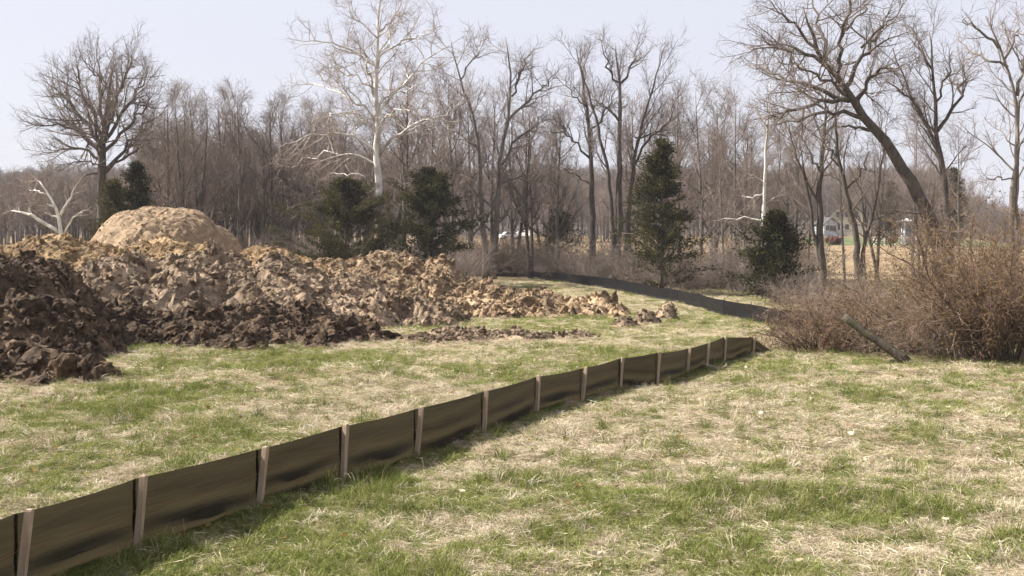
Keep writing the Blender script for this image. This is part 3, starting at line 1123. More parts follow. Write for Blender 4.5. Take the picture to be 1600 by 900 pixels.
drawn("bare_tree", "tall grey tree with two close trunks just right of the sycamore", 768, 94, 81,
      [([(758, 400), (752, 330), (750, 250), (745, 200), (728, 150), (712, 100), (705, 66)], .2),
       ([(772, 400), (776, 330), (780, 260), (790, 200), (800, 150), (795, 100), (790, 58)], .21)],
      [([(780, 260), (800, 230), (830, 200), (858, 165, 3)], .10, .02), ([(790, 195), (815, 165), (845, 140), (868, 110, -3)], .10, .02),
       ([(775, 330), (745, 300), (715, 270), (690, 245, -3)], .08, .02), ([(778, 290), (805, 275), (840, 268, 3), (872, 275, 4)], .07, .02),
       ([(748, 230), (725, 215), (700, 200, 3), (680, 170, 5)], .08, .02), ([(800, 150), (815, 110), (835, 75, -2)], .08, .02),
       ([(774, 345), (800, 320), (835, 312), (865, 325, -3)], .05, .018), ([(752, 330), (730, 305), (705, 300, 4), (680, 310, 5)], .05, .018),
       ([(720, 125), (740, 90), (755, 55, 3)], .06, .016)], M['bark'])
drawn("forked_tree", "bare tree forking into three upright stems left of the tall cedar", 966, 88, 82,
      [([(965, 400), (968, 330), (968, 250), (968, 180), (970, 120), (962, 70)], .26),
       ([(978, 400), (985, 300), (995, 230), (1010, 170), (1025, 120), (1035, 80)], .17),
       ([(960, 400), (955, 310), (945, 240), (930, 180), (915, 130), (905, 90)], .17)],
      [([(970, 130), (990, 100), (1000, 65, 3)], .08, .02), ([(990, 260), (1015, 215), (1045, 190, -3), (1058, 150, -4)], .08, .02),
       ([(968, 190), (945, 165), (920, 145, 3)], .08, .02), ([(992, 215), (1020, 208), (1048, 200, 3)], .06, .02),
       ([(969, 140), (950, 110), (940, 70, -3)], .07, .02)], M['bark_dark'])
drawn("slender_tree", "slim bare tree with a straight dark trunk between two forked trees", 925, 92, 83,
      [([(926, 400), (926, 320), (924, 260), (920, 200), (915, 150), (905, 100), (900, 75)], .22)],
      [([(924, 250), (900, 225), (875, 205, 2), (860, 185, 3)], .08, .02), ([(922, 210), (945, 180), (960, 140, -3)], .08, .02),
       ([(925, 290), (900, 270), (870, 262, -3)], .06, .02), ([(918, 170), (895, 150), (880, 120, 2)], .06, .02)], M['bark_dark'])
drawn("crooked_tree", "bare tree with a crooked trunk standing behind the leaning tree", 1482, 70, 84,
      [([(1482, 330), (1476, 285), (1468, 240), (1460, 205), (1462, 150), (1455, 90), (1452, 50)], .20),
       ([(1480, 340), (1470, 250), (1450, 195), (1425, 150), (1405, 110), (1395, 75)], .15)],
      [([(1464, 205), (1485, 175), (1500, 140), (1512, 105, 3)], .10, .02), ([(1462, 160), (1480, 120), (1488, 80, -2)], .06, .02),
       ([(1458, 110), (1440, 80), (1428, 45, 3)], .06, .02), ([(1430, 155), (1405, 145), (1385, 120, -3)], .06, .02)], M['bark_dark'])
drawn("edge_tree", "tall slim bare tree at the right edge of the picture", 1584, 58, 85,
      [([(1582, 350), (1584, 300), (1590, 220), (1589, 150), (1578, 110), (1560, 75), (1548, 45), (1540, 25)], .135),
       ([(1589, 165), (1604, 135), (1625, 100), (1640, 60)], .09)],
      [([(1575, 105), (1545, 95), (1515, 78, 2), (1495, 62, 3)], .06, .018), ([(1560, 75), (1530, 50), (1505, 30, -2)], .06, .018),
       ([(1590, 150), (1600, 110), (1605, 60, 2), (1600, 20, 3)], .07, .018), ([(1583, 280), (1560, 276), (1535, 285, -1)], .035, .014),
       ([(1570, 92), (1585, 65), (1588, 30, 2)], .05, .016), ([(1590, 230), (1570, 215), (1550, 190, 2)], .03, .012)], M['bark'],
      n2=(4, 1.5, 10), n3=(3, 2.6, 7), n4=(2, 3.4, 4))
drawn("thicket_tree", "dark slender tree with forked trunk above the golden field", 1352, 66, 86,
      [([(1340, 420), (1338, 370), (1325, 310), (1312, 260), (1305, 210), (1310, 150)], .17),
       ([(1345, 420), (1356, 360), (1368, 320), (1378, 260), (1385, 200)], .10)],
      [([(1312, 260), (1295, 235), (1280, 200, 2)], .06, .018), ([(1322, 300), (1345, 275), (1360, 235, -2)], .05, .018)], M['bark_dark'], n2=(4, 1.3, 8))
drawn("mossy_tree", "straight dark tree with mossy trunk left of the golden field", 1284, 70, 87,
      [([(1284, 420), (1282, 360), (1280, 300), (1284, 250), (1288, 190), (1292, 130)], .2),
       ([(1284, 420), (1270, 350), (1262, 290), (1240, 235), (1232, 190)], .11)],
      [([(1282, 270), (1262, 240), (1255, 195, 3)], .06, .018), ([(1286, 220), (1305, 190), (1315, 150, -2)], .06, .018)], M['bark_dark'], n2=(4, 1.3, 8))

# --- slender white birch trunk, its lower part behind the cedar
D = 72.0
b = basept(1195, D)
rng = np.random.default_rng(88)
gy = HY - (b[2] - CH) * F / D
trunk = limb_set([([(1192, gy), (1193, 340), (1195, 280), (1196, 230), (1200, 190), (1206, 160), (1202, 130)], .13, .03)], D, b, rng, 16, .006)
lim = [([(1195, 285), (1180, 275), (1160, 270)], .035, .012), ([(1193, 320), (1215, 305), (1240, 302)], .03, .012),
       ([(1193, 345), (1165, 342), (1135, 343), (1105, 345, 1)], .045, .012), ([(1196, 235), (1215, 220), (1232, 200)], .04, .012),
       ([(1198, 200), (1185, 180), (1178, 155)], .04, .012), ([(1195, 300), (1175, 310), (1160, 305, 2)], .03, .012)]
L1 = limb_set(lim, D, b, rng, 10, .03)
L2 = grow(cat3(L1), 7, (.2, 1), (42, 10), L_crown(.4), 6, .6, .01, .14, .04, rng, lmin=.5)
L3 = grow(L2, 4, (.2, 1), (42, 10), L_crown(.5), 4, .6, .006, .14, .04, rng, lmin=.3)
finish_tree("birch_tree", "thin bright white trunk rising behind the cedar at the field", "tree", b, [(trunk, 8)], [(L1, 4), (L2, 3), (L3, 3)], M['bark_white'])


# --- other bare trees: a few kinds, then copies
def make_kind(seed, Ht, mat, forks=1, n=13, ang=45, Lr=.42, r0=.22, n2=(4, 1.5, 12), n3=(3, 2.4, 7), n4=(2, 3.2, 4), t0=.3, tr4=.006):
    rng = np.random.default_rng(seed)
    T, L1 = auto_limbs(Ht, rng, n=n, t0=t0, ang=ang, Lr=Lr, r0=r0, forks=forks)
    sets = [(L1, 5)] + twigs(L1, rng, n2=n2, n3=n3, n4=n4, tr4=tr4)
    g1, g2 = Geo(), Geo()
    tubes(g1, T[0], T[1], 8)
    for br, k in sets:
        tubes(g2, br[0], br[1], k)
    m1, m2 = g1.mesh("trunk", True), g2.mesh("crown", True)
    m1.materials.append(mat)
    m2.materials.append(mat)
    return m1, m2


KIND = [make_kind(301, 16, M['bark_red'], forks=2, n=14, ang=40, t0=.2, r0=.2, Lr=.34, n2=(5, 1.9, 12), n3=(4, 2.6, 7), n4=(3, 3.4, 5)),
        make_kind(302, 16, M['bark_red'], forks=3, n=12, ang=36, r0=.18, Lr=.32, t0=.2, n2=(5, 1.9, 11), n3=(4, 2.6, 6), n4=(3, 3.4, 5)),
        make_kind(303, 16, M['bark'], n=22, ang=42, Lr=.38, t0=.2, n2=(5, 1.9, 13), n3=(4, 2.6, 7), n4=(3, 3.4, 5)),
        make_kind(304, 16, M['bark_dark'], forks=2, n=13, ang=42, r0=.2, Lr=.34, t0=.25, n2=(5, 1.8, 12), n3=(4, 2.6, 7), n4=(3, 3.4, 5)),
        make_kind(305, 16, M['bark'], n=16, ang=46, Lr=.34, r0=.15, t0=.25, n2=(5, 1.8, 11), n3=(4, 2.6, 6), n4=(3, 3.4, 5))]


def plant_kind(k, px, D, top, name, label, group, rz):
    b = basept(px, D)
    h = wz(top, D) - b[2]
    s = h / 17.5
    root = thing(name, label, "tree", tuple(b), group, rz, (s * 1.0, s * 1.0, s))
    for nm, me in zip(("trunk", "crown"), KIND[k]):
        o = bpy.data.objects.new(nm, me)
        C.objects.link(o)
        o.parent = root


rk = np.random.default_rng(12)
ORD = "first second third fourth fifth sixth seventh eighth ninth tenth eleventh twelfth thirteenth fourteenth fifteenth sixteenth".split()
spots = [(0, 252, 104, 108), (1, 292, 100, 96), (1, 318, 108, 104), (0, 352, 112, 110), (2, 372, 104, 120), (0, 405, 110, 150), (3, 432, 106, 110), (0, 462, 112, 118), (1, 492, 108, 130),
         (0, 525, 114, 120)]
for i, (k, px, D, top) in enumerate(sorted(spots, key=lambda q_: q_[1])):
    plant_kind(k, px, D, top, "wood_tree", "reddish brown bare tree, %s to the right of the big oak" % ORD[i], "bare trees between the oak and the sycamore", rk.uniform(0, 6.28))
spots = [(2, 632, 96, 90), (0, 655, 104, 110), (2, 705, 92, 100), (3, 830, 96, 120), (2, 872, 100, 150), (0, 560, 106, 120), (2, 735, 102, 130), (0, 800, 104, 140), (1, 690, 110, 140), (0, 610, 112, 125), (2, 770, 108, 120), (1, 850, 112, 150)]
for i, (k, px, D, top) in enumerate(sorted(spots, key=lambda q_: q_[1])):
    plant_kind(k, px, D, top, "wood_tree", "thin bare tree crowded behind the sycamore row, %s from the left" % ORD[i], "bare trees behind the sycamore", rk.uniform(0, 6.28))
spots = [(2, 1062, 92, 130), (4, 1098, 84, 105), (2, 1120, 90, 140), (4, 1150, 82, 120), (3, 1172, 92, 150), (4, 1225, 86, 170), (4, 1095, 80, 210), (4, 1132, 79, 190), (2, 1030, 96, 150), (4, 1010, 98, 160), (2, 1245, 92, 180), (4, 1160, 76, 240), (1, 1045, 104, 150), (0, 1110, 106, 140), (1, 1190, 104, 160), (2, 985, 104, 140)]
for i, (k, px, D, top) in enumerate(sorted(spots, key=lambda q_: q_[1])):
    plant_kind(k, px, D, top, "slim_tree", "slim bare tree by the tall cedar, %s towards the golden field" % ORD[i], "slim bare trees right of the tall cedar", rk.uniform(0, 6.28))
spots = [(4, 1320, 80, 170), (3, 1372, 84, 190), (4, 1445, 78, 200), (4, 1425, 86, 150), (4, 1352, 90, 230), (4, 1520, 80, 270), (4, 1262, 84, 200), (3, 1435, 68, 230), (4, 1500, 74, 180)]
for i, (k, px, D, top) in enumerate(sorted(spots, key=lambda q_: q_[1])):
    plant_kind(k, px, D, top, "slim_tree", "slim bare tree around the leaning tree, %s from the left" % ORD[i], "slim bare trees by the leaning tree", rk.uniform(0, 6.28))


# --- evergreens
def cedar(name, label, px, D, top, wpx, seed, n0=9000, shape=.8, sparse=0.0, bottom=.02, mat='cedar', cat="cedar", size=1.0):
    b = basept(px, D)
    Ht = wz(top, D) - b[2]
    Rm = 1.22 * wpx / F * D
    rng = np.random.default_rng(seed)
    # boughs carry sprays, so that the outline is uneven and gaps stay open
    n = int(n0 * 1.7)
    nb = int(45 + Ht * 11)
    t = rng.random(nb) ** .8 * (1 - bottom) + bottom
    az = rng.random(nb) * 6.28
    prof = ((1 - t) ** shape + .03) * np.clip(.62 + t * 3.5, 0, 1) * (.3 + 1.3 * vn(np.cos(az) * 1.6 + t * 4, np.sin(az) * 1.6 + t * 2.5, seed))
    rl = Rm * prof * rng.uniform(.5, 1.3, nb)
    d = np.stack([np.cos(az), np.sin(az), rng.uniform(.15, 1.1, nb)], 1)
    per = int(n / nb)
    s = rng.random((nb, per)) ** .6
    c = np.zeros((nb, per, 3))
    c[..., 0] = d[:, None, 0] * s * rl[:, None]
    c[..., 1] = d[:, None, 1] * s * rl[:, None]
    c[..., 2] = (t * Ht)[:, None] + d[:, None, 2] * s * rl[:, None] * .6
    c += rng.normal(size=c.shape) * (.07 + .13 * s[..., None]) * (1, 1, .75)
    c = c.reshape(-1, 3)
    c = c[(c[:, 2] > .05) & (c[:, 2] < Ht * 1.02)]
    if sparse:
        c = c[rng.random(len(c)) > sparse]
    N = len(c)
    out = c * (1, 1, 0)
    out /= np.linalg.norm(out, axis=1, keepdims=True) + 1e-6
    ax = out * .7 + rng.normal(size=(N, 3)) * .55 + (0, 0, .45)
    ax /= np.linalg.norm(ax, axis=1, keepdims=True)
    sd = np.cross(ax, rng.normal(size=(N, 3)))
    sd /= np.linalg.norm(sd, axis=1, keepdims=True)
    L = rng.uniform(.12, .30, N)[:, None] * size
    wd = L * rng.uniform(.10, .22, N)[:, None]
    v = np.stack([c - sd * wd * .4, c + ax * L * .5 - sd * wd, c + ax * L, c + ax * L * .5 + sd * wd], 1)
    f = np.arange(N * 4).reshape(N, 4)
    g = Geo()
    g.add(v.reshape(-1, 3), [f], np.repeat(np.clip(rng.normal(.5, .22, N), 0, 1), 4))
    root = thing(name, label, cat, tuple(b))
    link("crown", g.mesh("cedar_crown"), M[mat], root)
    g = Geo()
    P = np.zeros((1, 8, 3))
    P[0, :, 2] = np.linspace(-.1, Ht * .96, 8)
    P[0, :, :2] = rng.normal(size=(8, 2)) * .04
    tubes(g, P, np.linspace(.16, .02, 8)[None], 7)
    br = np.zeros((nb, 3, 3))
    br[:, :, 2] = (t * Ht)[:, None] + np.linspace(0, 1, 3)[None] * (d[:, 2] * rl * .6)[:, None]
    br[:, :, 0] = (d[:, 0] * rl)[:, None] * np.linspace(0, .95, 3)[None]
    br[:, :, 1] = (d[:, 1] * rl)[:, None] * np.linspace(0, .95, 3)[None]
    tubes(g, br, np.broadcast_to(np.array([.03, .018, .008]), (nb, 3)), 3)
    link("trunk", g.mesh("cedar_trunk", True), M['bark_red'], root)
    return root


cedar("cedar_tree", "broad bushy cedar left of the sycamore trunk", 541, 79, 284, 88, 401, 26000, shape=.7)
cedar("cedar_tree", "dark cedar with several tops right of the sycamore trunk", 668, 80, 266, 68, 402, 24000, shape=.6)
cedar("cedar_tree", "tallest cedar, conical and dark, right of the forked tree", 1034, 72, 222, 70, 403, 16000, shape=.85, sparse=.12)
cedar("cedar_tree", "small wide cedar in front of the white birch trunk", 1214, 62, 334, 60, 404, 12000, shape=.9, sparse=.2)
cedar("cedar_tree", "thin sparse young cedar left of the slim dark trunks", 874, 102, 330, 46, 405, 8000, shape=.8, sparse=.4)
cedar("cedar_tree", "dark cedar beside the oak trunk above the sandy mound", 212, 78, 258, 44, 406, 9000, shape=.85)
cedar("cedar_tree", "low cedar bush leaning against the oak above the sandy mound", 178, 76, 284, 36, 407, 7000, shape=.7)
cedar("pine_tree", "far dark pine on the hill behind the crooked tree", 1490, 150, 266, 26, 408, 7000, shape=.75, cat="pine", size=1.8)
cedar("pine_tree", "far pine half hidden by the twigs of the leaning tree", 1392, 165, 286, 20, 409, 5000, shape=.75, cat="pine", size=1.8)

# ------------------------------------------------------------------ brush and shrubs
def bush(name, label, px, D, top, wpx, seed, mat, canes=60, droop=-.10, leaf=0, leafmat='leaf_rust', rmax=.022, depth=None, upright=.6, cat="bush", n2=(6, 4.5, 13), n3=(2, 4, 4), group=None, px_base=None, tilt=(0, 0)):
    b = basept(px, D)
    Ht = wz(top, D) - b[2]
    Rx = wpx / F * D
    Ry = depth or Rx * .8
    rng = np.random.default_rng(seed)
    P = 9
    a = rng.random(canes) * 6.28
    rr = np.sqrt(rng.random(canes))
    st = np.stack([np.cos(a) * rr * Rx * .55, np.sin(a) * rr * Ry * .55, np.zeros(canes) - .05], 1)
    st[:, 2] += ground_z(st[:, 0] + b[0], st[:, 1] + b[1]) - b[2]
    d = np.stack([np.cos(a) * rng.uniform(.1, 1.1 - upright * .7, canes) + tilt[0], np.sin(a) * rng.uniform(.1, .9 - upright * .5, canes) + tilt[1], rng.uniform(upright, 1.3, canes)], 1)
    L = Ht * rng.uniform(.55, 1.35, canes) * (1.1 - .35 * rr)
    pts = np.zeros((canes, P, 3))
    pts[:, 0] = st
    d /= np.linalg.norm(d, axis=1, keepdims=True)
    for j in range(1, P):
        d = d + rng.normal(size=d.shape) * .24
        d[:, 2] += droop * (j / P) * 1.6
        d /= np.linalg.norm(d, axis=1, keepdims=True)
        pts[:, j] = pts[:, j - 1] + d * (L / (P - 1))[:, None]
    pts[:, :, 2] = np.maximum(pts[:, :, 2], -.02)
    r0 = (.3 + .7 * rng.random(canes) ** 2.2) * rmax
    rad = r0[:, None] * np.linspace(1, .3, P)[None]
    L1 = (pts, rad, L)
    L2 = grow(L1, n2, (.15, 1), (55, 18), L_crown(.34), 6, .7, .003, .26, droop * .3, rng, lmin=.25)
    L3 = grow(L2, n3, (.15, 1), (55, 20), L_crown(.5), 3, .8, .002, .24, 0, rng, lmin=.14)
    root = thing(name, label, cat, tuple(b), group)
    g = Geo()
    tubes(g, pts, rad, 4)
    link("stem", g.mesh(name + "_stem", True), M[mat], root)
    g = Geo()
    tubes(g, L2[0], L2[1], 3)
    tubes(g, L3[0], np.maximum(L3[1], .0028), 3)
    link("crown", g.mesh(name + "_twigs", True), M[mat], root)
    if leaf:
        T = np.concatenate([L2[0].reshape(-1, 3), L3[0].reshape(-1, 3)])
        c = T[rng.choice(len(T), leaf)] + rng.normal(size=(leaf, 3)) * .02
        ax = rng.normal(size=(leaf, 3))
        ax /= np.linalg.norm(ax, axis=1, keepdims=True)
        sd = np.cross(ax, rng.normal(size=(leaf, 3)))
        sd /= np.linalg.norm(sd, axis=1, keepdims=True)
        s = rng.uniform(.014, .036, (leaf, 1))
        v = np.stack([c - ax * s, c + sd * s * .6, c + ax * s, c - sd * s * .6], 1).reshape(-1, 3)
        g = Geo()
        g.add(v, [np.arange(leaf * 4).reshape(-1, 4)], np.repeat(rng.random(leaf), 4))
        o = link("leaves", g.mesh(name + "_leaves"), M[leafmat], root)
        o["kind"] = "stuff"
    return root


bush("bramble_bush", "low reddish bramble mound at the end of the brown fence", 1275, 30.5, 440, 78, 501, 'bramble', 130, -.16, 4000, upright=.45, depth=1.7)
bush("bramble_bush", "dark tangled brambles around the tilted log", 1375, 30.0, 425, 88, 502, 'bramble', 140, -.14, 3600, upright=.5, depth=1.8)
bush("bramble_bush", "greyish tangle of canes between the log and the tall shrub", 1462, 28.0, 440, 66, 503, 'bramble_grey', 110, -.13, 1500, upright=.5, depth=1.5)
bush("tall_shrub", "tall rust tinged shrub with a dark multi stemmed base at the right edge", 1566, 27.0, 322, 112, 504, 'bramble', 130, -.02, 15000, rmax=.034, upright=.85, depth=1.8, cat="shrub", n2=(8, 4.5, 16))
bush("tall_shrub", "rusty shrub rising behind the grey canes and the tall shrub", 1485, 33.0, 352, 90, 505, 'bramble', 140, -.05, 13000, rmax=.024, upright=.75, depth=1.9, cat="shrub")
bush("bramble_bush", "twiggy bush behind the dark brambles under the leaning tree", 1385, 37.0, 395, 84, 506, 'bramble_grey', 110, -.10, 4000, upright=.6, depth=2.2)
bush("bramble_bush", "faint low brush behind the reddish bramble mound", 1285, 40.0, 428, 62, 507, 'bramble_grey', 80, -.12, 2000, upright=.5, depth=1.6)
bush("tall_shrub", "rusty shrub at the far right behind the tall one", 1610, 33.0, 335, 96, 508, 'bramble', 120, -.04, 11000, rmax=.026, upright=.8, depth=2.0, cat="shrub")

# the tilted log that sticks out of the brambles
g = Geo()
A = PX(1418, 566, 26.7)
B = PX(1318, 494, 27.3)
p, _ = resample([A, (A * .65 + B * .35) + (0, 0, .02), (A * .35 + B * .65) + (0, 0, -.02), B], 0, 12)
o0 = A.copy()
g2 = np.linspace(.13, .095, 12) * (1 + .08 * np.sin(np.arange(12) * 2.1))
tubes(g, (p - o0)[None], g2[None], 12)
lg = thing("fallen_log", "mossy grey log tilted out of the brambles, lower end on the grass", "log", tuple(o0))
link("log_trunk", g.mesh("log", True), M['log'], lg)
g = Geo()
k1 = A * .3 + B * .7 - o0
tubes(g, np.array([[k1, k1 + (.05, -.1, .12), k1 + (.05, -.16, .3)]]), np.array([[.03, .022, .012]]), 6)
link("broken_branch", g.mesh("broken_branch", True), M['log'], lg)

# a dead grey bough arching over the brush
rng = np.random.default_rng(90)
bd = basept(1422, 36)
dead = limb_set([([(1424, 455), (1424, 430), (1426, 398), (1438, 392), (1458, 394), (1470, 412)], .035, .015)], 36, bd, rng, 12, .01)
dd = grow(dead, 6, (.3, 1), (50, 10), lambda t, l, p, r: r.uniform(.3, .8, len(t)), 5, .6, .006, .15, 0, rng)
finish_tree("dead_sapling", "pale dead stem bent over in a square arch above the brush", "sapling", bd, [(dead, 6)], [(dd, 4)], M['bramble_grey'])

# undergrowth along the wood edge: three kinds, then copies
def shrub_kind(seed, mat, Ht=3.0, R=1.6, leaf=0, leafmat=None, droop=-.08):
    rng = np.random.default_rng(seed)
    canes = 46
    a = rng.random(canes) * 6.28
    P = 7
    pts = np.zeros((canes, P, 3))
    pts[:, 0, :2] = np.stack([np.cos(a), np.sin(a)], 1) * (rng.random(canes) * R * .5)[:, None]
    d = np.stack([np.cos(a) * .5, np.sin(a) * .5, rng.uniform(.7, 1.3, canes)], 1)
    L = Ht * rng.uniform(.6, 1.2, canes)
    for j in range(1, P):
        d = d + rng.normal(size=d.shape) * .14
        d[:, 2] += droop
        d /= np.linalg.norm(d, axis=1, keepdims=True)
        pts[:, j] = pts[:, j - 1] + d * (L / (P - 1))[:, None]
    rad = rng.uniform(.01, .025, canes)[:, None] * np.linspace(1, .3, P)[None]
    L2 = grow((pts, rad, L), (6, 3.4, 11), (.1, 1), (45, 14), L_crown(.32), 5, .7, .006, .17, 0, rng, lmin=.35)
    L3 = grow(L2, (2, 3, 4), (.15, 1), (45, 16), L_crown(.5), 3, .8, .005, .18, 0, rng, lmin=.25)
    g1, g2 = Geo(), Geo()
    tubes(g1, pts, rad, 3)
    tubes(g2, L2[0], np.maximum(L2[1], .006), 3)
    tubes(g2, L3[0], np.maximum(L3[1], .005), 3)
    m1, m2 = g1.mesh("stem", True), g2.mesh("twigs", True)
    m1.materials.append(mat)
    m2.materials.append(mat)
    m3 = None
    if leaf:
        T = np.concatenate([L2[0].reshape(-1, 3), L3[0].reshape(-1, 3)])
        c = T[rng.choice(len(T), leaf)] + rng.normal(size=(leaf, 3)) * .05
        ax = rng.normal(size=(leaf, 3))
        ax /= np.linalg.norm(ax, axis=1, keepdims=True)
        sd = np.cross(ax, rng.normal(size=(leaf, 3)))
        sd /= np.linalg.norm(sd, axis=1, keepdims=True)
        s = rng.uniform(.03, .07, (leaf, 1))
        g = Geo()
        g.add(np.stack([c - ax * s, c + sd * s * .6, c + ax * s, c - sd * s * .6], 1).reshape(-1, 3), [np.arange(leaf * 4).reshape(-1, 4)], np.repeat(rng.random(leaf), 4))
        m3 = g.mesh("leaves")
        m3.materials.append(leafmat)
    return m1, m2, m3


M['olive'] = blade_mat("olive_leaf", [(.2, (.05, .045, .018)), (.5, (.10, .09, .035)), (.85, (.17, .15, .06))], .3)
SK = [shrub_kind(601, M['bark_red']), shrub_kind(602, M['bark']), shrub_kind(603, M['bark'], leaf=900, leafmat=M['olive'])]


def put_shrub(k, px, D, h, label, group, rz):
    b = basept(px, D)
    s = h / 3.0
    root = thing("undergrowth_shrub", label, "shrub", tuple(b), group, rz, s)
    for nm, me in zip(("stem", "crown", "leaves"), SK[k]):
        if me is None:
            continue
        o = bpy.data.objects.new(nm, me)
        C.objects.link(o)
        o.parent = root
        if nm == "leaves":
            o["kind"] = "stuff"


for px in range(725, 1260, 12):
    D = rk.uniform(np.interp(px, [800, 850, 900, 950, 1000, 1060, 1130], [99, 96, 88, 81, 76, 72, 74]), 106 if px < 1000 else 92)
    put_shrub(int(rk.integers(3)), px + rk.uniform(-9, 9), D, rk.uniform(2.2, 4.4), "one of the low twiggy shrubs at the foot of the middle trees", "shrubs under the middle trees", rk.uniform(0, 6.28))
for px in range(390, 730, 18):
    put_shrub(int(rk.integers(2)), px + rk.uniform(-9, 9), rk.uniform(84, 100), rk.uniform(2.5, 4.5), "one of the brown shrubs showing above the tan heap near the sycamore", "shrubs behind the tan heap", rk.uniform(0, 6.28))
for px in range(1240, 1480, 26):
    put_shrub(int(rk.integers(2)), px + rk.uniform(-9, 9), rk.uniform(48, 62), rk.uniform(1.3, 2.2), "one of the low brown shrubs before the golden field", "shrubs before the golden field", rk.uniform(0, 6.28))

# ------------------------------------------------------------------ far things: house, fence, booth, cars
M['cream'] = noise_mat("cream_siding", [(.3, (.60, .54, .40)), (.7, (.70, .64, .50))], 2, 3)
M['roof'] = noise_mat("grey_shingle", [(.3, (.10, .10, .11)), (.7, (.17, .165, .17))], 4, 4)
M['white'] = flat_mat("white_paint", (.80, .80, .80), .5)
M['glass'] = flat_mat("dark_glass", (.03, .035, .04), .15, .5)
M['blue'] = flat_mat("blue_panel", (.10, .17, .28), .5)
M['tyre'] = flat_mat("tyre", (.02, .02, .02), .8)
M['pale_blue'] = flat_mat("pale_siding", (.52, .56, .60), .6)


def house(name, label, px, D, w, d, hw, hr, mat, rz):
    b = basept(px, D)
    root = thing(name, label, "house", tuple(b), None, rz)
    g = Geo()
    g.box((0, 0, hw / 2 - .2), (w, d, hw + .4))
    g.add([(-w / 2, -d / 2, hw), (w / 2, -d / 2, hw), (0, -d / 2, hw + hr), (-w / 2, d / 2, hw), (w / 2, d / 2, hw), (0, d / 2, hw + hr)], [[(0, 1, 2), (4, 3, 5)]])
    link("wall", g.mesh("wall"), mat, root)
    g = Geo()
    o = .35
    for s in (-1, 1):
        ex = s * (w / 2 + o)
        ez = hw - hr * o / (w / 2)
        v = [(0, -d / 2 - o, hw + hr + .02), (ex, -d / 2 - o, ez + .02), (ex, d / 2 + o, ez + .02), (0, d / 2 + o, hw + hr + .02)]
        v += [(x, y, z + .15) for x, y, z in v]
        g.add(v, [[(0, 1, 2, 3), (4, 7, 6, 5), (0, 4, 5, 1), (1, 5, 6, 2), (2, 6, 7, 3), (3, 7, 4, 0)]])
    rf_ = link("roof", g.mesh("roof"), M['roof'], root)
    g = Geo()
    g.box((w * .2, d * .2, hw + hr * .8), (.7, .7, 1.6))
    link("chimney", g.mesh("chimney"), M['roof'], rf_)
    for z in ((1.6, 4.3) if hw > 4 else (1.6,)):
        for x in (-w * .28, 0, w * .28):
            g = Geo()
            g.box((0, 0, 0), (1.0, .1, 1.4))
            f_ = link("window", g.mesh("window"), M['white'], root, (x, -d / 2 - .03, z))
            g = Geo()
            g.box((0, -.055, 0), (.8, .02, 1.2))
            link("pane", g.mesh("pane"), M['glass'], f_)
    return root


house("farm_house", "cream gabled house far off behind the thin trees", 1322, 236, 6.5, 8, 4.6, 2.2, M['cream'], -.25)
house("farm_outbuilding", "small pale outbuilding left of the far cream house", 1290, 232, 3.2, 4, 2.6, 1.2, M['pale_blue'], .3)

# white board fence
wf = thing("board_fence", "white three rail board fence at the lawn's edge", "fence", tuple(basept(1397, 186)))
b0 = basept(1397, 186)
for i in range(5):
    x = wx(1366 + i * 16.5, 186)
    g = Geo()
    g.box((x - b0[0], 0, gz(x, 186) - b0[2] + .6), (.16, .16, 1.5))
    link("fence_post", g.mesh("fence_post"), M['white'], wf)
for k in range(3):
    for i in range(4):
        xa, xb = wx(1366 + i * 16.5, 186), wx(1366 + (i + 1) * 16.5, 186)
        za, zb = gz(xa, 186) - b0[2], gz(xb, 186) - b0[2]
        g = Geo()
        h0 = .38 + k * .42
        v = []
        for xx, zz in ((xa, za), (xb, zb)):
            for yy_ in (-.11, -.085):
                for q_ in (0, .2):
                    v.append((xx - b0[0], yy_, zz + h0 + q_))
        g.add(v, [[(0, 1, 3, 2), (4, 6, 7, 5), (0, 4, 5, 1), (2, 3, 7, 6), (0, 2, 6, 4), (1, 5, 7, 3)]])
        link("rail", g.mesh("rail"), M['white'], wf)

# blue booth with white posts
bb = basept(1417, 192)
bt = thing("blue_booth", "narrow blue booth with white corner posts beyond the white fence", "booth", tuple(bb))
g = Geo()
g.box((0, 0, 1.7), (1.1, 1.1, 3.8))
link("booth_wall", g.mesh("booth_wall"), M['blue'], bt)
for sx in (-1, 1):
    for sy in (-1, 1):
        g = Geo()
        g.box((sx * .62, sy * .62, 1.8), (.22, .22, 4.2))
        link("corner_post", g.mesh("corner_post"), M['white'], bt)
g = Geo()
g.box((-.5, 0, 3.95), (2.6, 1.7, .22))
g.add([(-1.2, -.9, 4.06), (.9, -.9, 4.06), (.9, .9, 4.06), (-1.2, .9, 4.06), (-.1, 0, 4.6)], [[(0, 1, 4), (1, 2, 4), (2, 3, 4), (3, 0, 4)]])
link("booth_roof", g.mesh("booth_roof"), M['white'], bt)


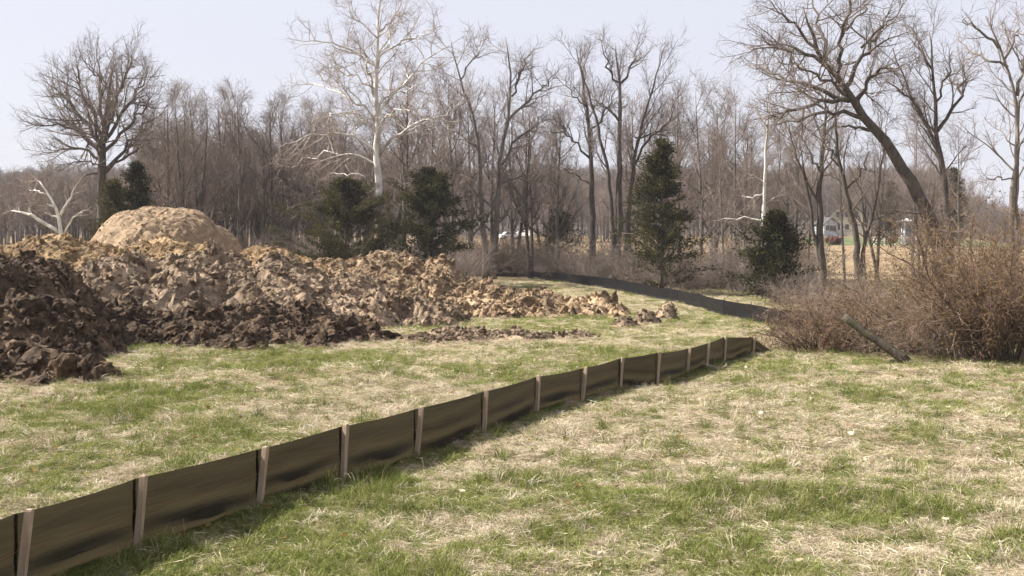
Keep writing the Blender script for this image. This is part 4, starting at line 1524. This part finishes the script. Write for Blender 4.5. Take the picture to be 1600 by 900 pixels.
def car(label, px, D, rz, s=1.0):
    b = basept(px, D)
    root = thing("parked_car", label, "car", tuple(b), "white cars far behind the trees", rz, s)
    prof = [(-2.2, .35), (-2.2, .85), (-1.9, .95), (-1.5, 1.0), (-1.0, 1.48), (.6, 1.5), (1.25, 1.0), (2.1, .85), (2.2, .6), (2.2, .35)]
    g = Geo()
    n = len(prof)
    v = [(x, y * (1 if z < 1.1 else .82), z) for y in (-.87, .87) for x, z in prof]
    f4 = [(i, i + 1, n + i + 1, n + i) for i in range(n - 1)] + [(n - 1, 0, n, 2 * n - 1)]
    g.add(v, [f4, [tuple(range(n))[::-1]], [tuple(range(n, 2 * n))]])
    link("body", g.mesh("body"), M['white'], root)
    for y in (-1, 1):
        g = Geo()
        g.add([(x, y * yy_, z) for x, yy_, z in ((-1.35, .90, 1.05), (-.95, .76, 1.40), (.5, .76, 1.42), (1.0, .90, 1.05))], [[(0, 1, 2, 3)]])
        link("side_window", g.mesh("side_window"), M['glass'], root)
        for x in (-1.35, 1.35):
            g = Geo()
            tubes(g, np.array([[(x, y * .72, .33), (x, y * .9, .33)]]), np.full((1, 2), .33), 12)
            link("wheel", g.mesh("wheel"), M['tyre'], root)
    g = Geo()
    g.add([(.62, -.68, 1.5), (.62, .68, 1.5), (1.24, .82, 1.06), (1.24, -.82, 1.06)], [[(0, 3, 2, 1)]])
    g.v[0] += np.array((.03, 0, .02))
    link("windscreen", g.mesh("windscreen"), M['glass'], root)
    return root


car("white car seen far off between the trunks, left of two", 797, 215, .35)
car("white car seen far off between the trunks, right of two", 818, 224, 2.6)

# red bush on the lawn's edge
M['red_leaf'] = blade_mat("red_leaf", [(.2, (.12, .03, .02)), (.8, (.24, .07, .05))], .3)
bb = basept(1303, 190)
rng = np.random.default_rng(95)
rb = thing("red_bush", "small dark red bush at the edge of the far lawn", "bush", tuple(bb))
N = 1500
c = rng.normal(size=(N, 3))
c = c / np.linalg.norm(c, axis=1, keepdims=True) * (rng.random((N, 1)) ** .4) * (1.5, .9, .75) + (0, 0, .7)
ax = rng.normal(size=(N, 3)) * .14
sd2 = rng.normal(size=(N, 3)) * .09
g = Geo()
g.add(np.stack([c - ax, c + sd2, c + ax, c - sd2], 1).reshape(-1, 3), [np.arange(N * 4).reshape(-1, 4)], np.repeat(rng.random(N), 4))
link("crown", g.mesh("red_crown"), M['red_leaf'], rb)

# ------------------------------------------------------------------ far wood: one mass
def low_tree(seed, mat, tr=.02):
    rng = np.random.default_rng(seed)
    T, L1 = auto_limbs(15, rng, n=12, t0=.25, ang=42, Lr=.38, r0=.2)
    L2 = grow(L1, 8, (.15, 1), (42, 12), L_crown(.45), 4, .6, tr, .14, .06, rng, lmin=1.0)
    L3 = grow(L2, 6, (.1, 1), (42, 14), L_crown(.55), 3, .8, tr * .8, .15, .05, rng, lmin=.9)
    g = Geo()
    tubes(g, T[0], T[1], 5)
    tubes(g, L1[0], np.maximum(L1[1], tr), 3)
    tubes(g, L2[0], np.maximum(L2[1], tr), 3)
    tubes(g, L3[0], np.maximum(L3[1], tr * .8), 3)
    me = g.mesh("wood_kind_%d" % seed, True)
    me.materials.append(mat)
    return me


LT = [low_tree(701, M['bark_red']), low_tree(702, M['bark']), low_tree(703, M['bark_red']), low_tree(704, M['bark_dark'])]
rw = np.random.default_rng(33)


def wood(name, label, px0, px1, D0, D1, n, hts):
    D = np.sqrt(rw.uniform(D0 ** 2, D1 ** 2, n))
    px = rw.uniform(px0, px1, n)
    x = (px - 800) / F * D
    keep = ~((px > 1255) & (px < 1470) & (D < 255)) & ~((px > 740) & (px < 850) & (D < 232))
    x, D, px = x[keep], D[keep], px[keep]
    z = ground_z(x, D)
    pts = np.stack([x, D, z - .1], 1)
    k = len(x)
    rot = np.zeros((k, 3))
    rot[:, 2] = rw.uniform(0, 6.28, k)
    s = rw.uniform(hts[0], hts[1], k) / 15
    s = np.where((px > 1500) & (D > 150), s * .62, s)
    o = gn_scatter(name, pts, rot, np.stack([s * 1.15, s * 1.15, s], 1), rw.integers(0, 4, k), LT)
    return tag(o, label, "wood", kind="stuff")


wood("far_wood", "grey brown bare wood covering the far hillside", -250, 1850, 240, 430, 2300, (9, 14))
wood("far_understory", "low brown brush under the far bare wood", -250, 1850, 236, 430, 1500, (3, 5.5))
wood("near_wood", "dense reddish brown wood behind the oak and the sycamore", 215, 640, 112, 190, 260, (9, 15))
wood("left_wood", "dim brown wood behind the small white tree", -250, 230, 125, 235, 330, (7, 11))
wood("middle_wood", "grey brown trees along the back of the golden field", 640, 1250, 196, 238, 260, (6, 11))

# ------------------------------------------------------------------ grass
def clump(seed, n, L, wid, spread, flat, lean=0.0, seg=4):
    """n blades: each a narrow ribbon that arcs over"""
    r = np.random.default_rng(seed)
    az = r.random(n) * 6.28
    p = np.zeros((n, seg + 1, 3))
    p[:, 0, :2] = r.normal(size=(n, 2)) * spread
    ln = r.uniform(L[0], L[1], n)
    el = np.radians(r.uniform(flat[0], flat[1], n))
    bend = r.uniform(.1, .5, n)
    for j in range(1, seg + 1):
        d = np.stack([np.cos(az) * np.cos(el), np.sin(az) * np.cos(el), np.sin(el)], 1)
        d[:, 0] += lean
        p[:, j] = p[:, j - 1] + d * (ln / seg)[:, None]
        el = el - bend * r.uniform(.6, 1.4, n)
        az = az + r.normal(size=n) * .15
    p[:, :, 2] = np.maximum(p[:, :, 2], .004)
    sd = np.stack([-np.sin(az), np.cos(az), r.normal(size=n) * .5], 1)
    sd /= np.linalg.norm(sd, axis=1, keepdims=True)
    w = (r.uniform(.6, 1.3, n) * wid)[:, None] * np.array([.8, 1, .9, .6, .15][:seg + 1] if seg == 4 else np.linspace(1, .2, seg + 1))[None]
    a = p - sd[:, None] * w[..., None] / 2
    b = p + sd[:, None] * w[..., None] / 2
    v = np.stack([a, b], 2).reshape(n, (seg + 1) * 2, 3)
    idx = np.arange(n * (seg + 1) * 2).reshape(n, seg + 1, 2)
    q = np.stack([idx[:, :-1, 0], idx[:, :-1, 1], idx[:, 1:, 1], idx[:, 1:, 0]], -1).reshape(-1, 4)
    g = Geo()
    g.add(v.reshape(-1, 3), [q], np.repeat(r.random(n), (seg + 1) * 2))
    return g


def protos(specs, mat, nm):
    out = []
    for i, s in enumerate(specs):
        me = clump(*s).mesh(nm + str(i))
        me.materials.append(mat)
        out.append(me)
    return out


STRAW = protos([(801, 44, (.05, .16), .0042, .07, (-5, 25)), (802, 44, (.06, .19), .0040, .08, (-8, 20), .25), (803, 40, (.04, .14), .0045, .06, (0, 45)),
                (804, 26, (.10, .24), .0036, .04, (20, 75), .1), (805, 46, (.05, .16), .0048, .09, (-10, 16), -.3), (806, 2, (.25, .5), .0035, .05, (30, 85))], M['straw'], "straw")
GREEN = protos([(811, 34, (.05, .14), .0040, .045, (20, 80)), (812, 40, (.03, .10), .0045, .07, (15, 75)), (813, 28, (.08, .20), .0040, .03, (35, 88)),
                (814, 36, (.03, .08), .005, .08, (10, 70))], M['green'], "green")

# where it is green: noise, and the greener places of the meadow (picture column, row, radius in m, weight)
spots_g = [(60, 700, 2.0, .1), (330, 690, 1.4, .3), (200, 640, 2.5, .1), (420, 840, 1.0, .3), (300, 870, .9, .4), (620, 720, .9, .25), (560, 790, .9, .25), (760, 800, .8, .28),
           (880, 720, 1.0, .2), (1020, 810, .9, .22), (1180, 880, .6, .25), (1040, 600, 3.0, .2), (1100, 570, 2.5, .3), (1000, 500, 5, .28), (1100, 500, 4, .35), (1420, 640, 1.5, .2), (520, 560, 2.5, .3), (1330, 800, .6, .25), (1480, 770, .7, .25), (1270, 740, .6, .2),
           (300, 565, 1.5, .25), (1300, 575, 2.0, .2), (1520, 600, 2, .15),
           (1350, 690, 3.0, -.2), (600, 610, 2.0, -.25), (330, 590, 1.5, -.2), (1000, 690, 1.2, -.2), (940, 650, 1.6, -.15), (1250, 860, .9, -.15), (900, 620, 1.3, -.1), (1500, 860, 1, -.12)]


def green_field(x, y):
    g = fbm(x * .42, y * .30, 31, 5, .62) - .5
    g = g * 1.5 + .48 - .04
    for (px, py, r, w) in spots_g:
        D = CH * F / (py - HY)
        g = g + w * np.exp(-(((x - wx(px, D)) / r) ** 2 + ((y - D) / (r * 1.2)) ** 2))
    # greener beside the fence, where the mower does not reach
    best = np.full(np.shape(x), 9.0)
    for i in range(len(PB) - 1):
        a, b = PB[i][:2], PB[i + 1][:2]
        d = b - a
        t = np.clip(((x - a[0]) * d[0] + (y - a[1]) * d[1]) / (d @ d), 0, 1)
        best = np.minimum(best, np.hypot(x - a[0] - t * d[0], y - a[1] - t * d[1]))
    g = g + .22 * np.exp(-(best / .45) ** 2)
    return g, best


def scatter_grass(rg, y0, y1, dens, pad):
    A = .5 * (1600 / F) * (y1 ** 2 - y0 ** 2) + 2 * pad * (y1 - y0)
    n = int(A * dens)
    y = np.sqrt(rg.uniform(y0 ** 2, y1 ** 2, n))
    x = rg.uniform(-1, 1, n) * (y * 800 / F + pad)
    return x, y


rgx = np.random.default_rng(44)
bands = [(6.5, 13, 230, 2.0, 1.0), (13, 22, 110, 2.5, 1.2), (22, 36, 34, 3, 1.7), (36, 62, 11, 5, 2.4), (62, 92, 4, 6, 3.4)]
sp, ss, gp, gs, si, gi_ = [], [], [], [], [], []
for (y0, y1, dens, pad, sc) in bands:
    x, y = scatter_grass(rgx, y0, y1, dens * 2.0, pad)
    g, best = green_field(x, y)
    u_ = rgx.random(len(x))
    fine_ = fbm(x * 2.6, y * 2.6, 55, 3) - .5
    pg = np.clip((g + fine_ * 1.1 - .20) / .52, .24, .82)
    isg = u_ < pg
    z = ground_z(x, y)
    near_f = best < .12
    s = sc * rgx.uniform(.6, 1.15, len(x))
    # tussocks stand taller here and there
    tus = np.clip((fbm(x * 1.3, y * 1.3, 77, 3) - .56) * 6, 0, 1)
    hz = s * (.8 + .9 * tus) * np.interp(y, [8, 22, 36, 60, 92], [1, .85, .6, .4, .3])
    m = ~isg & ~near_f
    sp.append(np.stack([x, y, z], 1)[m])
    ss.append(np.stack([s, s, hz], 1)[m])
    m2 = isg
    gp.append(np.stack([x, y, z], 1)[m2])
    sg = np.stack([s, s, hz * (.8 + .5 * np.clip(g - .4, 0, .6))], 1)
    sg[best < .55] *= (1, 1, .75)
    gs.append(sg[m2])
lf = []
for i in range(3):
    r_ = np.random.default_rng(900 + i)
    g = Geo()
    a_ = np.linspace(0, 2 * np.pi, 9)[:-1]
    rim = np.stack([np.cos(a_) * .04, np.sin(a_) * .024 * (1 + .3 * r_.random(8)), r_.random(8) * .02 + .006], 1)
    g.add(np.vstack([rim, [(0, 0, .004)]]), [[(k, (k + 1) % 8, 8) for k in range(8)]], r_.random())
    me = g.mesh("dead_leaf")
    me.materials.append(M['leaf_rust'] if i else M['straw'])
    lf.append(me)
nl_ = 520
yl = np.sqrt(rgx.uniform(8 ** 2, 30 ** 2, nl_))
xl = rgx.uniform(-1, 1, nl_) * (yl * 800 / F + 1.5)
o = gn_scatter("leaf_litter", np.stack([xl, yl, ground_z(xl, yl) + .05], 1), rgx.normal(size=(nl_, 3)) * (.4, .4, 3), rgx.uniform(.6, 1.3, nl_), rgx.integers(0, 3, nl_), lf)
tag(o, "scattered dead leaves lying on the meadow grass", "leaves", kind="stuff")
for P_, S_, n_ in ((gp, gs, 130), (sp, ss, 170)):          # single larger tussocks
    y = np.sqrt(rgx.uniform(8 ** 2, 24 ** 2, n_))
    x = rgx.uniform(-1, 1, n_) * (y * 800 / F + 1.5)
    z = ground_z(x, y)
    for k_ in range(6):
        ox, oy = rgx.normal(size=n_) * .07, rgx.normal(size=n_) * .07
        P_.append(np.stack([x + ox, y + oy, z], 1))
        s_ = rgx.uniform(.9, 1.35, n_)
        S_.append(np.stack([s_, s_, s_ * 1.5], 1))
sp, ss, gp, gs = map(np.concatenate, (sp, ss, gp, gs))


def lay(name, label, p, s, protos_, w):
    n = len(p)
    rot = np.zeros((n, 3))
    rot[:, 2] = rgx.uniform(0, 6.28, n)
    rot[:, :2] = rgx.normal(size=(n, 2)) * .12
    o = gn_scatter(name, p, rot, s, rgx.choice(len(protos_), n, p=w), protos_)
    return tag(o, label, "grass", kind="stuff")


lay("dry_grass", "pale matted dry grass lying over the meadow", sp, ss, STRAW, [.245, .25, .2, .08, .215, .01])
lay("green_grass", "short green grass growing through the dry thatch", gp, gs, GREEN, [.3, .3, .15, .25])

# ------------------------------------------------------------------ thin spring haze
hz_ = Geo()
hz_.box((0, 700, 30), (1500, 1600, 64))
hm = bpy.data.materials.new("thin_haze")
hm.use_nodes = True
hn = hm.node_tree.nodes
hn.clear()
hv = hn.new("ShaderNodeVolumePrincipled")
hv.inputs["Color"].default_value = (.86, .88, .96, 1)
hv.inputs["Density"].default_value = .00022
ho = hn.new("ShaderNodeOutputMaterial")
hm.node_tree.links.new(hv.outputs[0], ho.inputs["Volume"])
tag(link("haze", hz_.mesh("haze"), hm), "thin pale haze in the air over the field and wood", kind="stuff")
